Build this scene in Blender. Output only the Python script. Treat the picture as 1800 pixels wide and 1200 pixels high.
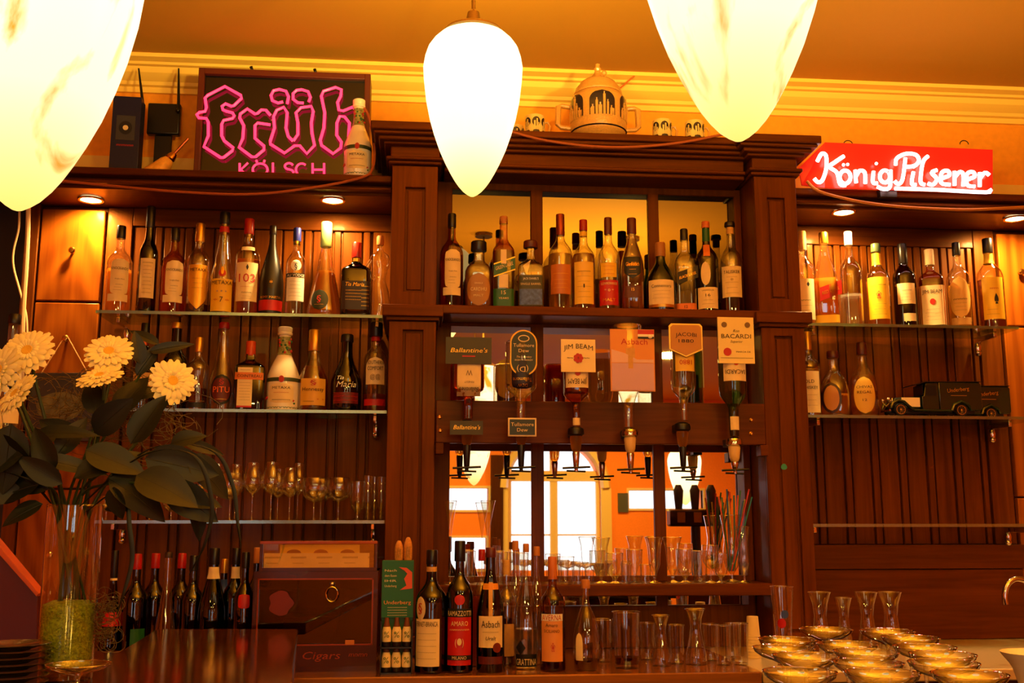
import bpy, bmesh, math, random
from mathutils import Vector, Matrix
random.seed(7)
PI = math.pi
scene = bpy.context.scene
for o in list(bpy.data.objects): bpy.data.objects.remove(o)
COL = scene.collection

# ------------------------------------------------------------------ camera
F = 1861.0; PITCH = math.radians(9.8); YAW = math.radians(5.3); EYE = 1.40
cam_d = bpy.data.cameras.new('camera'); cam = bpy.data.objects.new('camera', cam_d); COL.objects.link(cam)
cam.location = (0, 0, EYE); cam.rotation_euler = (PI/2 + PITCH, 0, -YAW)
cam_d.sensor_width = 36; cam_d.lens = F/1800*36; cam_d.clip_start = 0.05
scene.camera = cam
scene.view_settings.view_transform = 'Standard'; scene.view_settings.look = 'None'
scene.view_settings.gamma = 1; scene.view_settings.use_curve_mapping = False
scene.view_settings.exposure = 0.0
scene.cycles.transparent_max_bounces = 24; scene.cycles.max_bounces = 10
scene.cycles.transmission_bounces = 10; scene.cycles.glossy_bounces = 5

# ------------------------------------------------------------------ world
w = bpy.data.worlds.new('world'); scene.world = w; w.use_nodes = True
w.node_tree.nodes['Background'].inputs[0].default_value = (0.80, 0.88, 1.0, 1)
w.node_tree.nodes['Background'].inputs[1].default_value = 2.6

# ------------------------------------------------------------------ room daylight and added fill
WARM = (1.0, 0.64, 0.10)
def light(kind, name, loc, energy, color=WARM, rot=(0,0,0), **kw):
    d = bpy.data.lights.new(name, kind); d.energy = energy; d.color = color
    for k, v in kw.items(): setattr(d, k, v)
    o = bpy.data.objects.new(name, d); COL.objects.link(o); o.location = loc; o.rotation_euler = rot
    return o
# daylight through the tall windows of the wall behind the camera
light('AREA', 'window_daylight', (1.90, -7.30, 1.65), 320, (1, .93, .82), (PI/2, 0, PI), shape='RECTANGLE', size=1.2, size_y=1.6)
light('AREA', 'window_daylight', (-2.4, -7.30, 1.65), 320, (1, .93, .82), (PI/2, 0, PI), shape='RECTANGLE', size=1.2, size_y=1.6)
# added fill lights below the ceiling behind the camera, without lamp bodies
for x, y, e in ((-1.3, -1.9, 38), (2.4, -2.3, 60), (0.6, -3.6, 70), (2.6, -5.4, 60), (.2, -5.6, 48)):
    light('AREA', 'room_fill_light', (x, y, 2.93), e, WARM, (0, 0, 0), shape='DISK', size=0.42)

# ------------------------------------------------------------------ pixel helpers (a pixel and a depth give a real place)
cp, sp, cy, sy = math.cos(PITCH), math.sin(PITCH), math.cos(YAW), math.sin(YAW)
def ray(px, py):
    u = (px-900)/F; v = (600-py)/F
    return (sy*cp + u*cy - v*sy*sp, cy*cp - u*sy - v*cy*sp, sp + v*cp)
def W(px, py, Y):
    d = ray(px, py); t = Y/d[1]; return d[0]*t, EYE + d[2]*t
def WZ(px, py, Z):
    d = ray(px, py); t = (Z-EYE)/d[2]; return d[0]*t, d[1]*t
def V(px, py, Y):
    x, z = W(px, py, Y); return Vector((x, Y, z))

# ------------------------------------------------------------------ materials
def lin(c):
    return tuple((v/255/12.92) if v/255 <= .04045 else ((v/255+.055)/1.055)**2.4 for v in c)
MATS = {}
def mat(name, rgb, rough=.5, metal=0, emit=None, es=0, coat=0, spec=.5, bump=0, bscale=60, var=0):
    if name in MATS: return MATS[name]
    m = bpy.data.materials.new(name); m.use_nodes = True; nt = m.node_tree; b = nt.nodes['Principled BSDF']
    c = lin(rgb)
    b.inputs['Base Color'].default_value = (*c, 1); b.inputs['Roughness'].default_value = rough
    b.inputs['Metallic'].default_value = metal; b.inputs['Coat Weight'].default_value = coat
    b.inputs['Specular IOR Level'].default_value = spec
    if emit: b.inputs['Emission Color'].default_value = (*lin(emit), 1); b.inputs['Emission Strength'].default_value = es
    if bump or var:
        tc = nt.nodes.new('ShaderNodeTexCoord'); n = nt.nodes.new('ShaderNodeTexNoise'); n.inputs['Scale'].default_value = bscale
        n.inputs['Detail'].default_value = 4
        nt.links.new(tc.outputs['Object'], n.inputs['Vector'])
        if bump:
            bp = nt.nodes.new('ShaderNodeBump'); bp.inputs['Strength'].default_value = bump; bp.inputs['Distance'].default_value = .002
            nt.links.new(n.outputs['Fac'], bp.inputs['Height']); nt.links.new(bp.outputs['Normal'], b.inputs['Normal'])
        if var:
            r = nt.nodes.new('ShaderNodeValToRGB')
            r.color_ramp.elements[0].position = .3; r.color_ramp.elements[1].position = .7
            r.color_ramp.elements[0].color = (*[v*(1-var) for v in c], 1); r.color_ramp.elements[1].color = (*[min(1, v*(1+var)) for v in c], 1)
            nt.links.new(n.outputs['Fac'], r.inputs['Fac']); nt.links.new(r.outputs['Color'], b.inputs['Base Color'])
    MATS[name] = m; return m

def wood(name, c0, c1, axis='z', rough=.40, coat=.04, scale=1.0, rings=0):
    if name in MATS: return MATS[name]
    m = bpy.data.materials.new(name); m.use_nodes = True; nt = m.node_tree; L = nt.links; b = nt.nodes['Principled BSDF']
    tc = nt.nodes.new('ShaderNodeTexCoord'); mp = nt.nodes.new('ShaderNodeMapping')
    s = {'z': (1, 1, .06), 'x': (.06, 1, 1), 'y': (1, .06, 1)}[axis]
    mp.inputs['Scale'].default_value = tuple(v*scale for v in s)
    L.new(tc.outputs['Object'], mp.inputs['Vector'])
    n = nt.nodes.new('ShaderNodeTexNoise'); n.inputs['Scale'].default_value = 55; n.inputs['Detail'].default_value = 8; n.inputs['Distortion'].default_value = .6
    L.new(mp.outputs['Vector'], n.inputs['Vector'])
    n2 = nt.nodes.new('ShaderNodeTexNoise'); n2.inputs['Scale'].default_value = 9; n2.inputs['Detail'].default_value = 3
    L.new(mp.outputs['Vector'], n2.inputs['Vector'])
    mx = nt.nodes.new('ShaderNodeMath'); mx.operation = 'MULTIPLY_ADD'; mx.inputs[1].default_value = .55; 
    mm = nt.nodes.new('ShaderNodeMath'); mm.operation = 'MULTIPLY'; mm.inputs[1].default_value = .45
    L.new(n2.outputs['Fac'], mm.inputs[0]); L.new(n.outputs['Fac'], mx.inputs[0]); L.new(mm.outputs[0], mx.inputs[2])
    src = mx.outputs[0]
    if rings:
        wv = nt.nodes.new('ShaderNodeTexWave'); wv.wave_type = 'RINGS'; wv.rings_direction = 'Y'
        wv.inputs['Scale'].default_value = rings; wv.inputs['Distortion'].default_value = 5; wv.inputs['Detail'].default_value = 2; wv.inputs['Detail Scale'].default_value = .8
        mp2 = nt.nodes.new('ShaderNodeMapping'); mp2.inputs['Location'].default_value = (1.19, 0, -.42); mp2.inputs['Scale'].default_value = (1, 1, .25)
        L.new(tc.outputs['Object'], mp2.inputs['Vector']); L.new(mp2.outputs['Vector'], wv.inputs['Vector'])
        m3 = nt.nodes.new('ShaderNodeMath'); m3.operation = 'MULTIPLY_ADD'; m3.inputs[1].default_value = .22
        m4 = nt.nodes.new('ShaderNodeMath'); m4.operation = 'MULTIPLY'; m4.inputs[1].default_value = .8
        L.new(wv.outputs['Fac'], m3.inputs[0]); L.new(src, m4.inputs[0]); L.new(m4.outputs[0], m3.inputs[2]); src = m3.outputs[0]
    r = nt.nodes.new('ShaderNodeValToRGB'); r.color_ramp.elements[0].position = .32; r.color_ramp.elements[1].position = .68
    r.color_ramp.elements[0].color = (*c0, 1); r.color_ramp.elements[1].color = (*c1, 1)
    L.new(src, r.inputs['Fac']); L.new(r.outputs['Color'], b.inputs['Base Color'])
    b.inputs['Roughness'].default_value = rough; b.inputs['Coat Weight'].default_value = coat; b.inputs['Coat Roughness'].default_value = .12; b.inputs['Specular IOR Level'].default_value = .25; b.inputs['Specular Tint'].default_value = (1, .50, .16, 1); b.inputs['Coat Tint'].default_value = (1, .8, .55, 1)
    bp = nt.nodes.new('ShaderNodeBump'); bp.inputs['Strength'].default_value = .12; bp.inputs['Distance'].default_value = .001
    L.new(n.outputs['Fac'], bp.inputs['Height']); L.new(bp.outputs['Normal'], b.inputs['Normal'])
    MATS[name] = m; return m

def glass(name, tint, edge=None, refl=1.0, rough=.02):
    """thin-walled glass: see-through tint, thicker and darker towards the rim, with a clear reflection"""
    if name in MATS: return MATS[name]
    if edge is None: edge = tuple(v**2.2*.8 for v in tint)
    m = bpy.data.materials.new(name); m.use_nodes = True; nt = m.node_tree; L = nt.links
    nt.nodes.remove(nt.nodes['Principled BSDF']); out = nt.nodes['Material Output']
    lw = nt.nodes.new('ShaderNodeLayerWeight'); lw.inputs['Blend'].default_value = .5
    p3 = nt.nodes.new('ShaderNodeMath'); p3.operation = 'POWER'; p3.inputs[1].default_value = 3.2; L.new(lw.outputs['Facing'], p3.inputs[0])
    mc = nt.nodes.new('ShaderNodeMix'); mc.data_type = 'RGBA'; mc.inputs[6].default_value = (*tint, 1); mc.inputs[7].default_value = (*edge, 1)
    L.new(p3.outputs[0], mc.inputs[0])
    tr = nt.nodes.new('ShaderNodeBsdfTransparent'); L.new(mc.outputs[2], tr.inputs['Color'])
    gl = nt.nodes.new('ShaderNodeBsdfGlossy'); gl.inputs['Roughness'].default_value = rough; gl.inputs['Color'].default_value = (1, 1, 1, 1)
    p5 = nt.nodes.new('ShaderNodeMath'); p5.operation = 'POWER'; p5.inputs[1].default_value = 4.0; L.new(lw.outputs['Facing'], p5.inputs[0])
    ma = nt.nodes.new('ShaderNodeMath'); ma.operation = 'MULTIPLY_ADD'; ma.inputs[1].default_value = .80*refl; ma.inputs[2].default_value = .07*refl
    L.new(p5.outputs[0], ma.inputs[0])
    mx = nt.nodes.new('ShaderNodeMixShader'); L.new(ma.outputs[0], mx.inputs[0]); L.new(tr.outputs[0], mx.inputs[1]); L.new(gl.outputs[0], mx.inputs[2])
    L.new(mx.outputs[0], out.inputs[0]); MATS[name] = m; return m

def liquid(name, col, glow=.35):
    """coloured spirit: refracts, and scatters a little of the light that enters it"""
    if name in MATS: return MATS[name]
    m = bpy.data.materials.new(name); m.use_nodes = True; nt = m.node_tree; L = nt.links
    b = nt.nodes['Principled BSDF']; out = nt.nodes['Material Output']
    b.inputs['Base Color'].default_value = (*col, 1); b.inputs['Transmission Weight'].default_value = 1; b.inputs['IOR'].default_value = 1.36; b.inputs['Roughness'].default_value = .03
    t = nt.nodes.new('ShaderNodeBsdfTranslucent'); t.inputs['Color'].default_value = (*col, 1)
    mx = nt.nodes.new('ShaderNodeMixShader'); mx.inputs[0].default_value = glow
    L.new(b.outputs[0], mx.inputs[1]); L.new(t.outputs[0], mx.inputs[2]); L.new(mx.outputs[0], out.inputs[0]); MATS[name] = m; return m

WZm = wood('mahogany_vertical', (.064, .0125, .001), (.172, .043, .003), 'z')
WXm = wood('mahogany_horizontal', (.054, .0105, .001), (.145, .034, .003), 'x')
WPm = wood('mahogany_panel', (.17, .036, .003), (.34, .090, .006), 'z', rings=7.0, rough=.3)
WDm = wood('mahogany_dark', (.030, .006, .002), (.075, .016, .005), 'z')
WBm = wood('bar_top_wood', (.060, .013, .004), (.15, .038, .010), 'x', rough=.12, coat=.9)
BLACK = mat('black_plastic', (14, 12, 12), .35)
DARK = mat('dark_cap', (22, 15, 14), .3)
CREAM = mat('cream_paper', (236, 214, 160), .6, var=.06, bscale=25)
WHITE = mat('white_paper', (245, 240, 225), .55)
TAN = mat('tan_paper', (206, 160, 88), .6, var=.1)
ORANGEP = mat('orange_paper', (222, 120, 45), .55)
YELLOWP = mat('yellow_paper', (240, 190, 30), .5)
REDP = mat('red_paper', (190, 20, 16), .45)
GREENP = mat('green_paper', (20, 92, 40), .45)
BLUEP = mat('blue_paper', (40, 70, 150), .5)
BLACKP = mat('black_paper', (18, 17, 16), .5)
INK = mat('dark_ink', (35, 22, 15), .6)
REDI = mat('red_ink', (185, 30, 18), .5)
GOLD = mat('gold_foil', (225, 170, 60), .28, .85)
GREYI = mat('grey_ink', (120, 95, 60), .6)
SILVER = mat('chrome', (215, 205, 190), .12, 1)
BRASS = mat('brass', (215, 160, 70), .22, 1)
REDC = mat('red_cap', (170, 24, 14), .3)
ORANGEC = mat('orange_cap', (205, 70, 18), .35)
CORK = mat('cork_wood', (190, 120, 60), .6)
COPPER = mat('copper_foil', (150, 62, 25), .3, .6)
CLEAR = glass('clear_glass', (.95, .94, .88), (.60, .54, .38), refl=2.3)
COUPEG = glass('coupe_glass_clear', (.93, .90, .80), (.60, .50, .30), refl=3.6)
SHELFG = glass('shelf_glass', (.86, .93, .88), (.25, .50, .42))
AMBERG = glass('amber_tinted_glass', (.75, .42, .16))
GREENG = glass('green_glass', (.05, .22, .06), (.01, .06, .02))
DGREENG = glass('dark_green_glass', (.025, .07, .03), (.004, .02, .008))
BLACKG = glass('near_black_glass', (.02, .012, .010), (.004, .003, .002), refl=1.2)
BROWNG = glass('brown_glass', (.18, .05, .015), (.03, .008, .002))
L_AMB = liquid('amber_spirit', (.90, .40, .06), .40)
L_LAMB = liquid('pale_amber_spirit', (.95, .62, .14), .40)
L_RED = liquid('red_amber_spirit', (.78, .20, .03), .38)
L_DRK = liquid('dark_brown_spirit', (.25, .05, .012), .25)
L_CLR = liquid('clear_spirit', (.96, .95, .92), .06)

# ------------------------------------------------------------------ mesh builder
class MB:
    def __init__(s): s.v = []; s.f = []
    def add(s, vs, fs):
        n = len(s.v); s.v += [tuple(p) for p in vs]; s.f += [tuple(i+n for i in f) for f in fs]; return s
    def box(s, x0, x1, y0, y1, z0, z1):
        vs = [(x, y, z) for x in (x0, x1) for y in (y0, y1) for z in (z0, z1)]
        return s.add(vs, [(0,1,3,2), (4,6,7,5), (0,4,5,1), (2,3,7,6), (0,2,6,4), (1,5,7,3)])
    def lathe(s, prof, seg=28, c=(0,0,0), sq=2.0, dr=1.0, axis='z', capb=True, capt=True):
        """prof: (radius, height); sq: superellipse exponent; dr: depth ratio"""
        ring = []; vs = []
        for r, z in prof:
            for k in range(seg):
                a = 2*PI*k/seg; ca, sa = math.cos(a), math.sin(a)
                q = 1.0 if sq == 2 else (abs(ca)**sq + abs(sa)**sq)**(-1/sq)
                x, y = r*q*ca, r*q*sa*dr
                vs.append((x, y, z) if axis == 'z' else ((x, z, y) if axis == 'y' else (z, x, y)))
        vs = [(p[0]+c[0], p[1]+c[1], p[2]+c[2]) for p in vs]
        fs = []
        for i in range(len(prof)-1):
            for k in range(seg):
                a, b = i*seg+k, i*seg+(k+1) % seg; fs.append((a, b, b+seg, a+seg))
        if capb and prof[0][0] > 1e-5: fs.append(tuple(reversed(range(seg))))
        if capt and prof[-1][0] > 1e-5: fs.append(tuple((len(prof)-1)*seg+k for k in range(seg)))
        return s.add(vs, fs)
    def tube(s, pts, r, seg=8, closed=False):
        pts = [Vector(p) for p in pts]; n = len(pts); rs = r if isinstance(r, (list, tuple)) else [r]*n
        vs = []; up = None
        for i, p in enumerate(pts):
            a = pts[(i-1) % n] if (closed or i > 0) else p; b = pts[(i+1) % n] if (closed or i < n-1) else p
            t = (b-a).normalized() if (b-a).length > 1e-9 else Vector((0,0,1))
            if up is None: up = Vector((0,0,1)) if abs(t.z) < .9 else Vector((0,1,0))
            u = t.cross(up); 
            if u.length < 1e-6: u = t.cross(Vector((1,.1,0)))
            u.normalize(); w_ = u.cross(t).normalized(); up = w_
            for k in range(seg):
                q = 2*PI*k/seg; vs.append(p + (u*math.cos(q) + w_*math.sin(q))*rs[i])
        fs = []
        for i in range(n if closed else n-1):
            for k in range(seg):
                a, b = i*seg+k, i*seg+(k+1) % seg; j = ((i+1) % n)*seg
                fs.append((a, b, j+(k+1) % seg, j+k))
        if not closed: fs.append(tuple(reversed(range(seg)))); fs.append(tuple((n-1)*seg+k for k in range(seg)))
        return s.add(vs, fs)
    def prism(s, poly, y0, y1):
        """poly: list of (x,z), extruded along y"""
        n = len(poly); vs = [(x, y0, z) for x, z in poly] + [(x, y1, z) for x, z in poly]
        fs = [tuple(range(n)), tuple(reversed(range(n, 2*n)))] + [(i, i+n, (i+1) % n+n, (i+1) % n) for i in range(n)]
        return s.add(vs, fs)
    def sphere(s, c, r, seg=14, rings=8, sc=(1,1,1)):
        vs = []; fs = []
        for i in range(rings+1):
            p = PI*i/rings
            for k in range(seg):
                a = 2*PI*k/seg; vs.append((c[0]+r*sc[0]*math.sin(p)*math.cos(a), c[1]+r*sc[1]*math.sin(p)*math.sin(a), c[2]+r*sc[2]*math.cos(p)))
        for i in range(rings):
            for k in range(seg):
                a, b = i*seg+k, i*seg+(k+1) % seg; fs.append((a, a+seg, b+seg, b))
        return s.add(vs, fs)
    def build(s, name, m, parent=None, smooth=35, bevel=0, kind=None, loc=None, rot=None, label=None):
        me = bpy.data.meshes.new(name); me.from_pydata(s.v, [], s.f)
        bm = bmesh.new(); bm.from_mesh(me); bmesh.ops.remove_doubles(bm, verts=bm.verts, dist=1e-6)
        bmesh.ops.recalc_face_normals(bm, faces=bm.faces); bm.to_mesh(me); bm.free()
        me.polygons.foreach_set('use_smooth', [bool(smooth)]*len(me.polygons))
        if smooth: me.set_sharp_from_angle(angle=math.radians(smooth))
        me.materials.append(m)
        o = bpy.data.objects.new(name, me); COL.objects.link(o)
        if parent: o.parent = parent
        if loc: o.location = loc
        if rot: o.rotation_euler = rot
        if bevel:
            bv = o.modifiers.new('bevel', 'BEVEL'); bv.width = bevel; bv.segments = 2; bv.limit_method = 'ANGLE'; bv.angle_limit = math.radians(50)
        if kind: o['kind'] = kind
        if label: o['label'] = label
        return o

def thing(name, label, cat, loc=(0,0,0), rz=0, group=None, rot=None):
    o = bpy.data.objects.new(name, None); COL.objects.link(o); o.location = loc; o.rotation_euler = rot or (0, 0, rz)
    o.empty_display_size = .05; o['label'] = label; o['category'] = cat
    if group: o['group'] = group
    return o
def tag(o, label, cat, group=None, kind=None):
    o['label'] = label; o['category'] = cat
    if group: o['group'] = group
    if kind: o['kind'] = kind
    return o

# ------------------------------------------------------------------ lettering
TC = {}
def tglyph(s):
    if s in TC: return TC[s]
    cu = bpy.data.curves.new('text', 'FONT'); cu.body = s; cu.align_x = 'CENTER'; cu.size = 1; cu.resolution_u = 2
    o = bpy.data.objects.new('text', cu); me = o.to_mesh()
    v = [tuple(p.co) for p in me.vertices]; f = [tuple(p.vertices) for p in me.polygons]
    o.to_mesh_clear(); bpy.data.objects.remove(o); bpy.data.curves.remove(cu)
    xs = [p[0] for p in v] or [0]; c = (min(xs)+max(xs))/2
    v = [(p[0]-c, p[1]) for p in v]
    TC[s] = (v, f, max(xs)-min(xs)); return TC[s]
def text_pts(s, h, width=None, shear=0, flip=False, arc=0, bold=0):
    """2-D vertices of a word: h = capital height, width = forced width; arc = rise in the middle"""
    v, f, w0 = tglyph(s); sc = h/.70; sx = sc if width is None else width/w0
    out = []; hw = w0*sx/2
    for x, y in v:
        X, Yv = x*sx + y*sc*shear, y*sc
        if arc: Yv += arc*(1-(X/hw)**2)
        if flip: X, Yv = -X, -Yv
        out.append((X, Yv))
    return out, f
def flat_text(mb, s, x, z, y, h, width=None, **k):
    p, f = text_pts(s, h, width, **k); mb.add([(x+a, y, z+b) for a, b in p], f); return mb
def resh(pts, n):
    """smooth a 2-D polyline (Catmull-Rom)"""
    out = []; P_ = [pts[0]] + list(pts) + [pts[-1]]
    for i in range(1, len(P_)-2):
        p0, p1, p2, p3 = P_[i-1], P_[i], P_[i+1], P_[i+2]
        for k in range(n):
            t = k/n
            out.append(tuple(.5*((2*p1[j]) + (-p0[j]+p2[j])*t + (2*p0[j]-5*p1[j]+4*p2[j]-p3[j])*t*t + (-p0[j]+3*p1[j]-3*p2[j]+p3[j])*t**3) for j in range(len(p1))))
    out.append(tuple(pts[-1])); return out
# ================================================================== THE ROOM
CEIL = mat('ceiling_plaster', (196, 140, 40), .8, bump=.15, bscale=30)
ORW = mat('orange_wall_plaster', (244, 158, 26), .75, bump=.2, bscale=40, var=.06)
ORW2 = mat('orange_wall_far', (240, 130, 45), .8, var=.05)
CROWN = mat('cream_stucco', (250, 208, 96), .6)
FLOORM = wood('floor_boards', (.06, .02, .008), (.14, .05, .02), 'y', rough=.35)
def cells(mb, x0, x1, z0, z1, y0, y1, holes):
    xs = sorted({x0, x1} | {min(max(h[i], x0), x1) for h in holes for i in (0, 1)})
    zs = sorted({z0, z1} | {min(max(h[i], z0), z1) for h in holes for i in (2, 3)})
    for a, b in zip(xs, xs[1:]):
        for c, d in zip(zs, zs[1:]):
            if b-a < 1e-5 or d-c < 1e-5: continue
            mx, mz = (a+b)/2, (c+d)/2
            if not any(h[0] < mx < h[1] and h[2] < mz < h[3] for h in holes): mb.box(a, b, y0, y1, c, d)
    return mb
CZ = 3.06
MB().box(-3.7, 5.2, -7.1, 3.95, -.06, 0).build('floor', FLOORM, kind='structure')
MB().box(-3.7, 5.2, -7.1, 3.95, CZ, CZ+.08).build('ceiling', CEIL, kind='structure')
MB().box(-3.7, 5.2, 3.78, 3.95, 0, CZ).build('wall_back', ORW, kind='structure')
MB().box(-3.7, -3.55, -7.1, 3.78, 0, CZ).build('wall_left', ORW2, kind='structure')
MB().box(5.05, 5.2, -7.1, 3.78, 0, CZ).build('wall_right', ORW2, kind='structure')
VD = 14.0; YF = 3.56*2 - VD
def wx(px): return W(px, 900, VD)[0]
def wz(py): return W(950, py, VD)[1]
xl, xr, xm = wx(893), wx(1056), wx(975)
zt, zsill, ztr = wz(775), wz(1003), wz(836)
holes = [(xl, xr, zsill, zt), (wx(788), wx(858), wz(896), wz(858)), (wx(786), wx(855), wz(1000), wz(945)), (wx(1106), wx(1236), wz(893), wz(861)),  # small openings beside the arch stand in for bright white boards
         (-2.9, -1.9, .9, 2.4)]
MB_w = cells(MB(), -3.7, 5.2, 0, CZ, YF-.25, YF, holes)
rr = (xr-xl)/2; zc = zt - rr                        # half-round head
for sgn in (-1, 1):
    pts = [(xm+sgn*rr, zt+.02), ((xl+xr)/2, zt+.02)] + [((xl+xr)/2+sgn*rr*math.sin(a), zc+rr*math.cos(a)) for a in [i*PI/2/10 for i in range(11)]]
    pts[0] = ((xl+xr)/2+sgn*rr, zt+.02)
    MB_w.prism(pts, YF-.25, YF)
MB_w.build('wall_front', ORW2, kind='structure', smooth=0)
WFR = mat('cream_window_paint', (225, 190, 130), .5)
wf = MB()
wf.box(xm-.05, xm+.05, YF-.16, YF-.06, zsill, zt); wf.box(xl, xr, YF-.16, YF-.05, ztr-.07, ztr+.07)
wf.box(xl, xl+.05, YF-.16, YF-.06, zsill, ztr); wf.box(xr-.05, xr, YF-.16, YF-.06, zsill, ztr)
for a in (wz(940),): wf.box(xl, xr, YF-.13, YF-.11, a-.012, a+.012)
wf.box(xl-.14, xl, YF-.02, YF+.03, zsill-.1, zc); wf.box(xr, xr+.14, YF-.02, YF+.03, zsill-.1, zc)
arcp = [((xl+xr)/2+(rr+.07)*math.cos(a), YF+.01, zc+(rr+.07)*math.sin(a)) for a in [i*PI/16 for i in range(17)]]
wf.tube(arcp, .07, 6)
wo = wf.build('window_1', WFR, kind='structure')
MB().box(xl-.18, xr+.18, YF-.05, YF+.12, zsill-.13, zsill-.09).build('window_sill', WFR, wo)
for i, h in enumerate(holes[1:]):
    b = MB(); x0, x1, z0, z1 = h
    b.box(x0-.03, x0, YF-.1, YF+.02, z0-.03, z1+.03).box(x1, x1+.03, YF-.1, YF+.02, z0-.03, z1+.03).box(x0, x1, YF-.1, YF+.02, z0-.03, z0).box(x0, x1, YF-.1, YF+.02, z1, z1+.03)
    b.build('window_%d' % (i+2), WFR, kind='structure')  # the three small ones are made-up windows in place of white boards
# dark wooden door beside the two small bright openings of the far wall, and a framed print
d = MB().box(wx(862), wx(884), YF, YF+.06, 0, 2.3).build('door_1', WDm, kind='structure')
pr = MB().box(wx(1086), wx(1104), YF, YF+.03, wz(900), wz(866)).build('framed_print', mat('print_grey', (70, 66, 60), .5))
tag(pr, 'small dark framed print on the orange wall beside the arched window', 'picture')

# crown moulding: stepped profile run along x
def run_profile(prof, x0, x1):
    """prof: (y, z) polygon, extruded along x"""
    n = len(prof); b = MB(); b.add([(x0, y, z) for y, z in prof] + [(x1, y, z) for y, z in prof],
        [tuple(range(n)), tuple(reversed(range(n, 2*n)))] + [(i, i+n, (i+1) % n+n, (i+1) % n) for i in range(n)]); return b
cr = [(3.78, 2.955), (3.765, 2.955), (3.765, 2.975), (3.75, 2.978), (3.745, 2.99), (3.74, 2.992), (3.715, 3.012), (3.705, 3.03), (3.69, 3.032), (3.685, 3.04), (3.655, 3.046), (3.655, CZ), (3.78, CZ)]
run_profile(cr, -3.55, 5.05).build('trim_1', CROWN, kind='structure', smooth=20)
# pale plaster band and timber riser above the side ledges
MB().box(-3.55, -.10, 3.755, 3.78, 2.63, 2.705).box(1.31, 5.05, 3.755, 3.78, 2.63, 2.70).build('trim_2', CROWN, kind='structure', smooth=0)
MB().box(-3.55, -.10, 3.75, 3.78, 2.555, 2.628).box(1.31, 5.05, 3.75, 3.78, 2.555, 2.628).build('trim_3', WDm, kind='structure', smooth=0)

# ================================================================== THE BACK BAR (one built-in piece)
BB = None; CT = 1.0
def begin(name, label, cat, loc):
    global BB
    BB = thing(name, label, cat, loc); BB['w'] = 1; del BB['w']; return BB
def P_(mb, name, m=WZm, par=None, bevel=.0025, **k):
    par = par or BB
    o = mb.build(name, m, None, bevel=bevel, **k); o.parent = par; o.matrix_parent_inverse = par.matrix_basis.inverted(); return o
def sub(mb, name, m, par, bevel=.0015, **k):
    o = mb.build(name, m, None, bevel=bevel, **k); o.parent = par; return o
def pillar(x0, x1, side):
    begin('pillar', 'panelled mahogany pillar at the %s end of the mirror bay' % side, 'pillar', ((x0+x1)/2, 3.55, CT))
    px0, px1 = x0+.045, x1-.042
    for (z0, z1, a, b, yy) in ((2.101, 2.58, 2.15, 2.505, 3.40), (CT+.001, 2.049, 1.06, 2.02, 3.385)):
        m = MB(); m.box(x0, x1, yy+.014, 3.71, z0, z1)
        cells(m, x0, x1, z0, z1, yy, yy+.014, [(px0, px1, a, b)])
        p = P_(m, 'pillar_shaft')
        q = MB(); q.box(px0+.008, px1-.008, yy+.009, yy+.016, a+.008, b-.008)
        P_(q, 'pillar_panel', WPm2)
    c = MB().box(x0-.022, x1+.022, 3.362, 3.71, 2.062, 2.10).box(x0-.010, x1+.010, 3.375, 3.71, 2.05, 2.064)
    P_(c, 'pillar_capital', WXm)
WPm2 = WZm
pillar(-.085, .067, 'left'); pillar(1.15, 1.298, 'right')
# cornice: block over each pillar, set-back run between
def cornice(x0, x1, yb, name, dz=0):
    m = MB()
    m.box(x0-.012, x1+.012, yb-.012, 3.75, 2.582+dz, 2.594+dz).box(x0-.020, x1+.020, yb-.022, 3.75, 2.594+dz, 2.606+dz)
    m.box(x0-.006, x1+.006, yb-.006, 3.75, 2.606+dz, 2.645+dz)
    m.box(x0-.028, x1+.028, yb-.028, 3.75, 2.645+dz, 2.654+dz).box(x0-.046, x1+.046, yb-.046, 3.75, 2.654+dz, 2.668+dz)
    m.box(x0-.062, x1+.062, yb-.062, 3.75, 2.668+dz, 2.680+dz).box(x0-.072, x1+.072, yb-.072, 3.75, 2.680+dz, 2.708+dz)
    P_(m, name, WXm, bevel=.004)
begin('cornice', 'stepped dark cornice across the top of the mirror bay, carrying the tureen', 'cornice', (.6, 3.55, 2.58))
cornice(-.085, .067, 3.40, 'cornice_block'); cornice(1.15, 1.298, 3.40, 'cornice_block')
m = MB()
for (z0, z1, p) in ((2.575, 2.59, .010), (2.59, 2.603, .025), (2.603, 2.645, .008), (2.645, 2.656, .026), (2.656, 2.668, .044), (2.668, 2.682, .06), (2.682, 2.706, .07)):
    m.box(.089, 1.128, 3.44-p, 3.75, z0, z1)
P_(m, 'cornice_rail', WXm, bevel=.004)
# mirror frame with nine openings
MX = [(.121, .395), (.437, .812), (.850, 1.125)]
rows = [(1.136, 1.168), (1.232, 2.066), (2.112, 2.552)]
begin('bar_mirror', 'wood-framed mirror in nine panes between the two pillars', 'mirror', (.6, 3.57, CT))
m = cells(MB(), .068, 1.149, CT+.001, 2.578, 3.548, 3.60, [(a, b, c, d) for a, b in MX for c, d in rows])
P_(m, 'mirror_frame', WZm)
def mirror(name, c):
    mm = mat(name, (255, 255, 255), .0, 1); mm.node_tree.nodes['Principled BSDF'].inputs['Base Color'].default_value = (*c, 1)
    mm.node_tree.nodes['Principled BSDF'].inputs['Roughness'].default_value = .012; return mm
MIR = mirror('mirror_silver', (.90, .88, .84)); MIRT = mirror('mirror_bronze_dimmed', (.11, .09, .06)); MIRC = mirror('mirror_warm_dimmed', (.21, .19, .135))  # upper panes coloured darker to dim their overbright ceiling reflection
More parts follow.
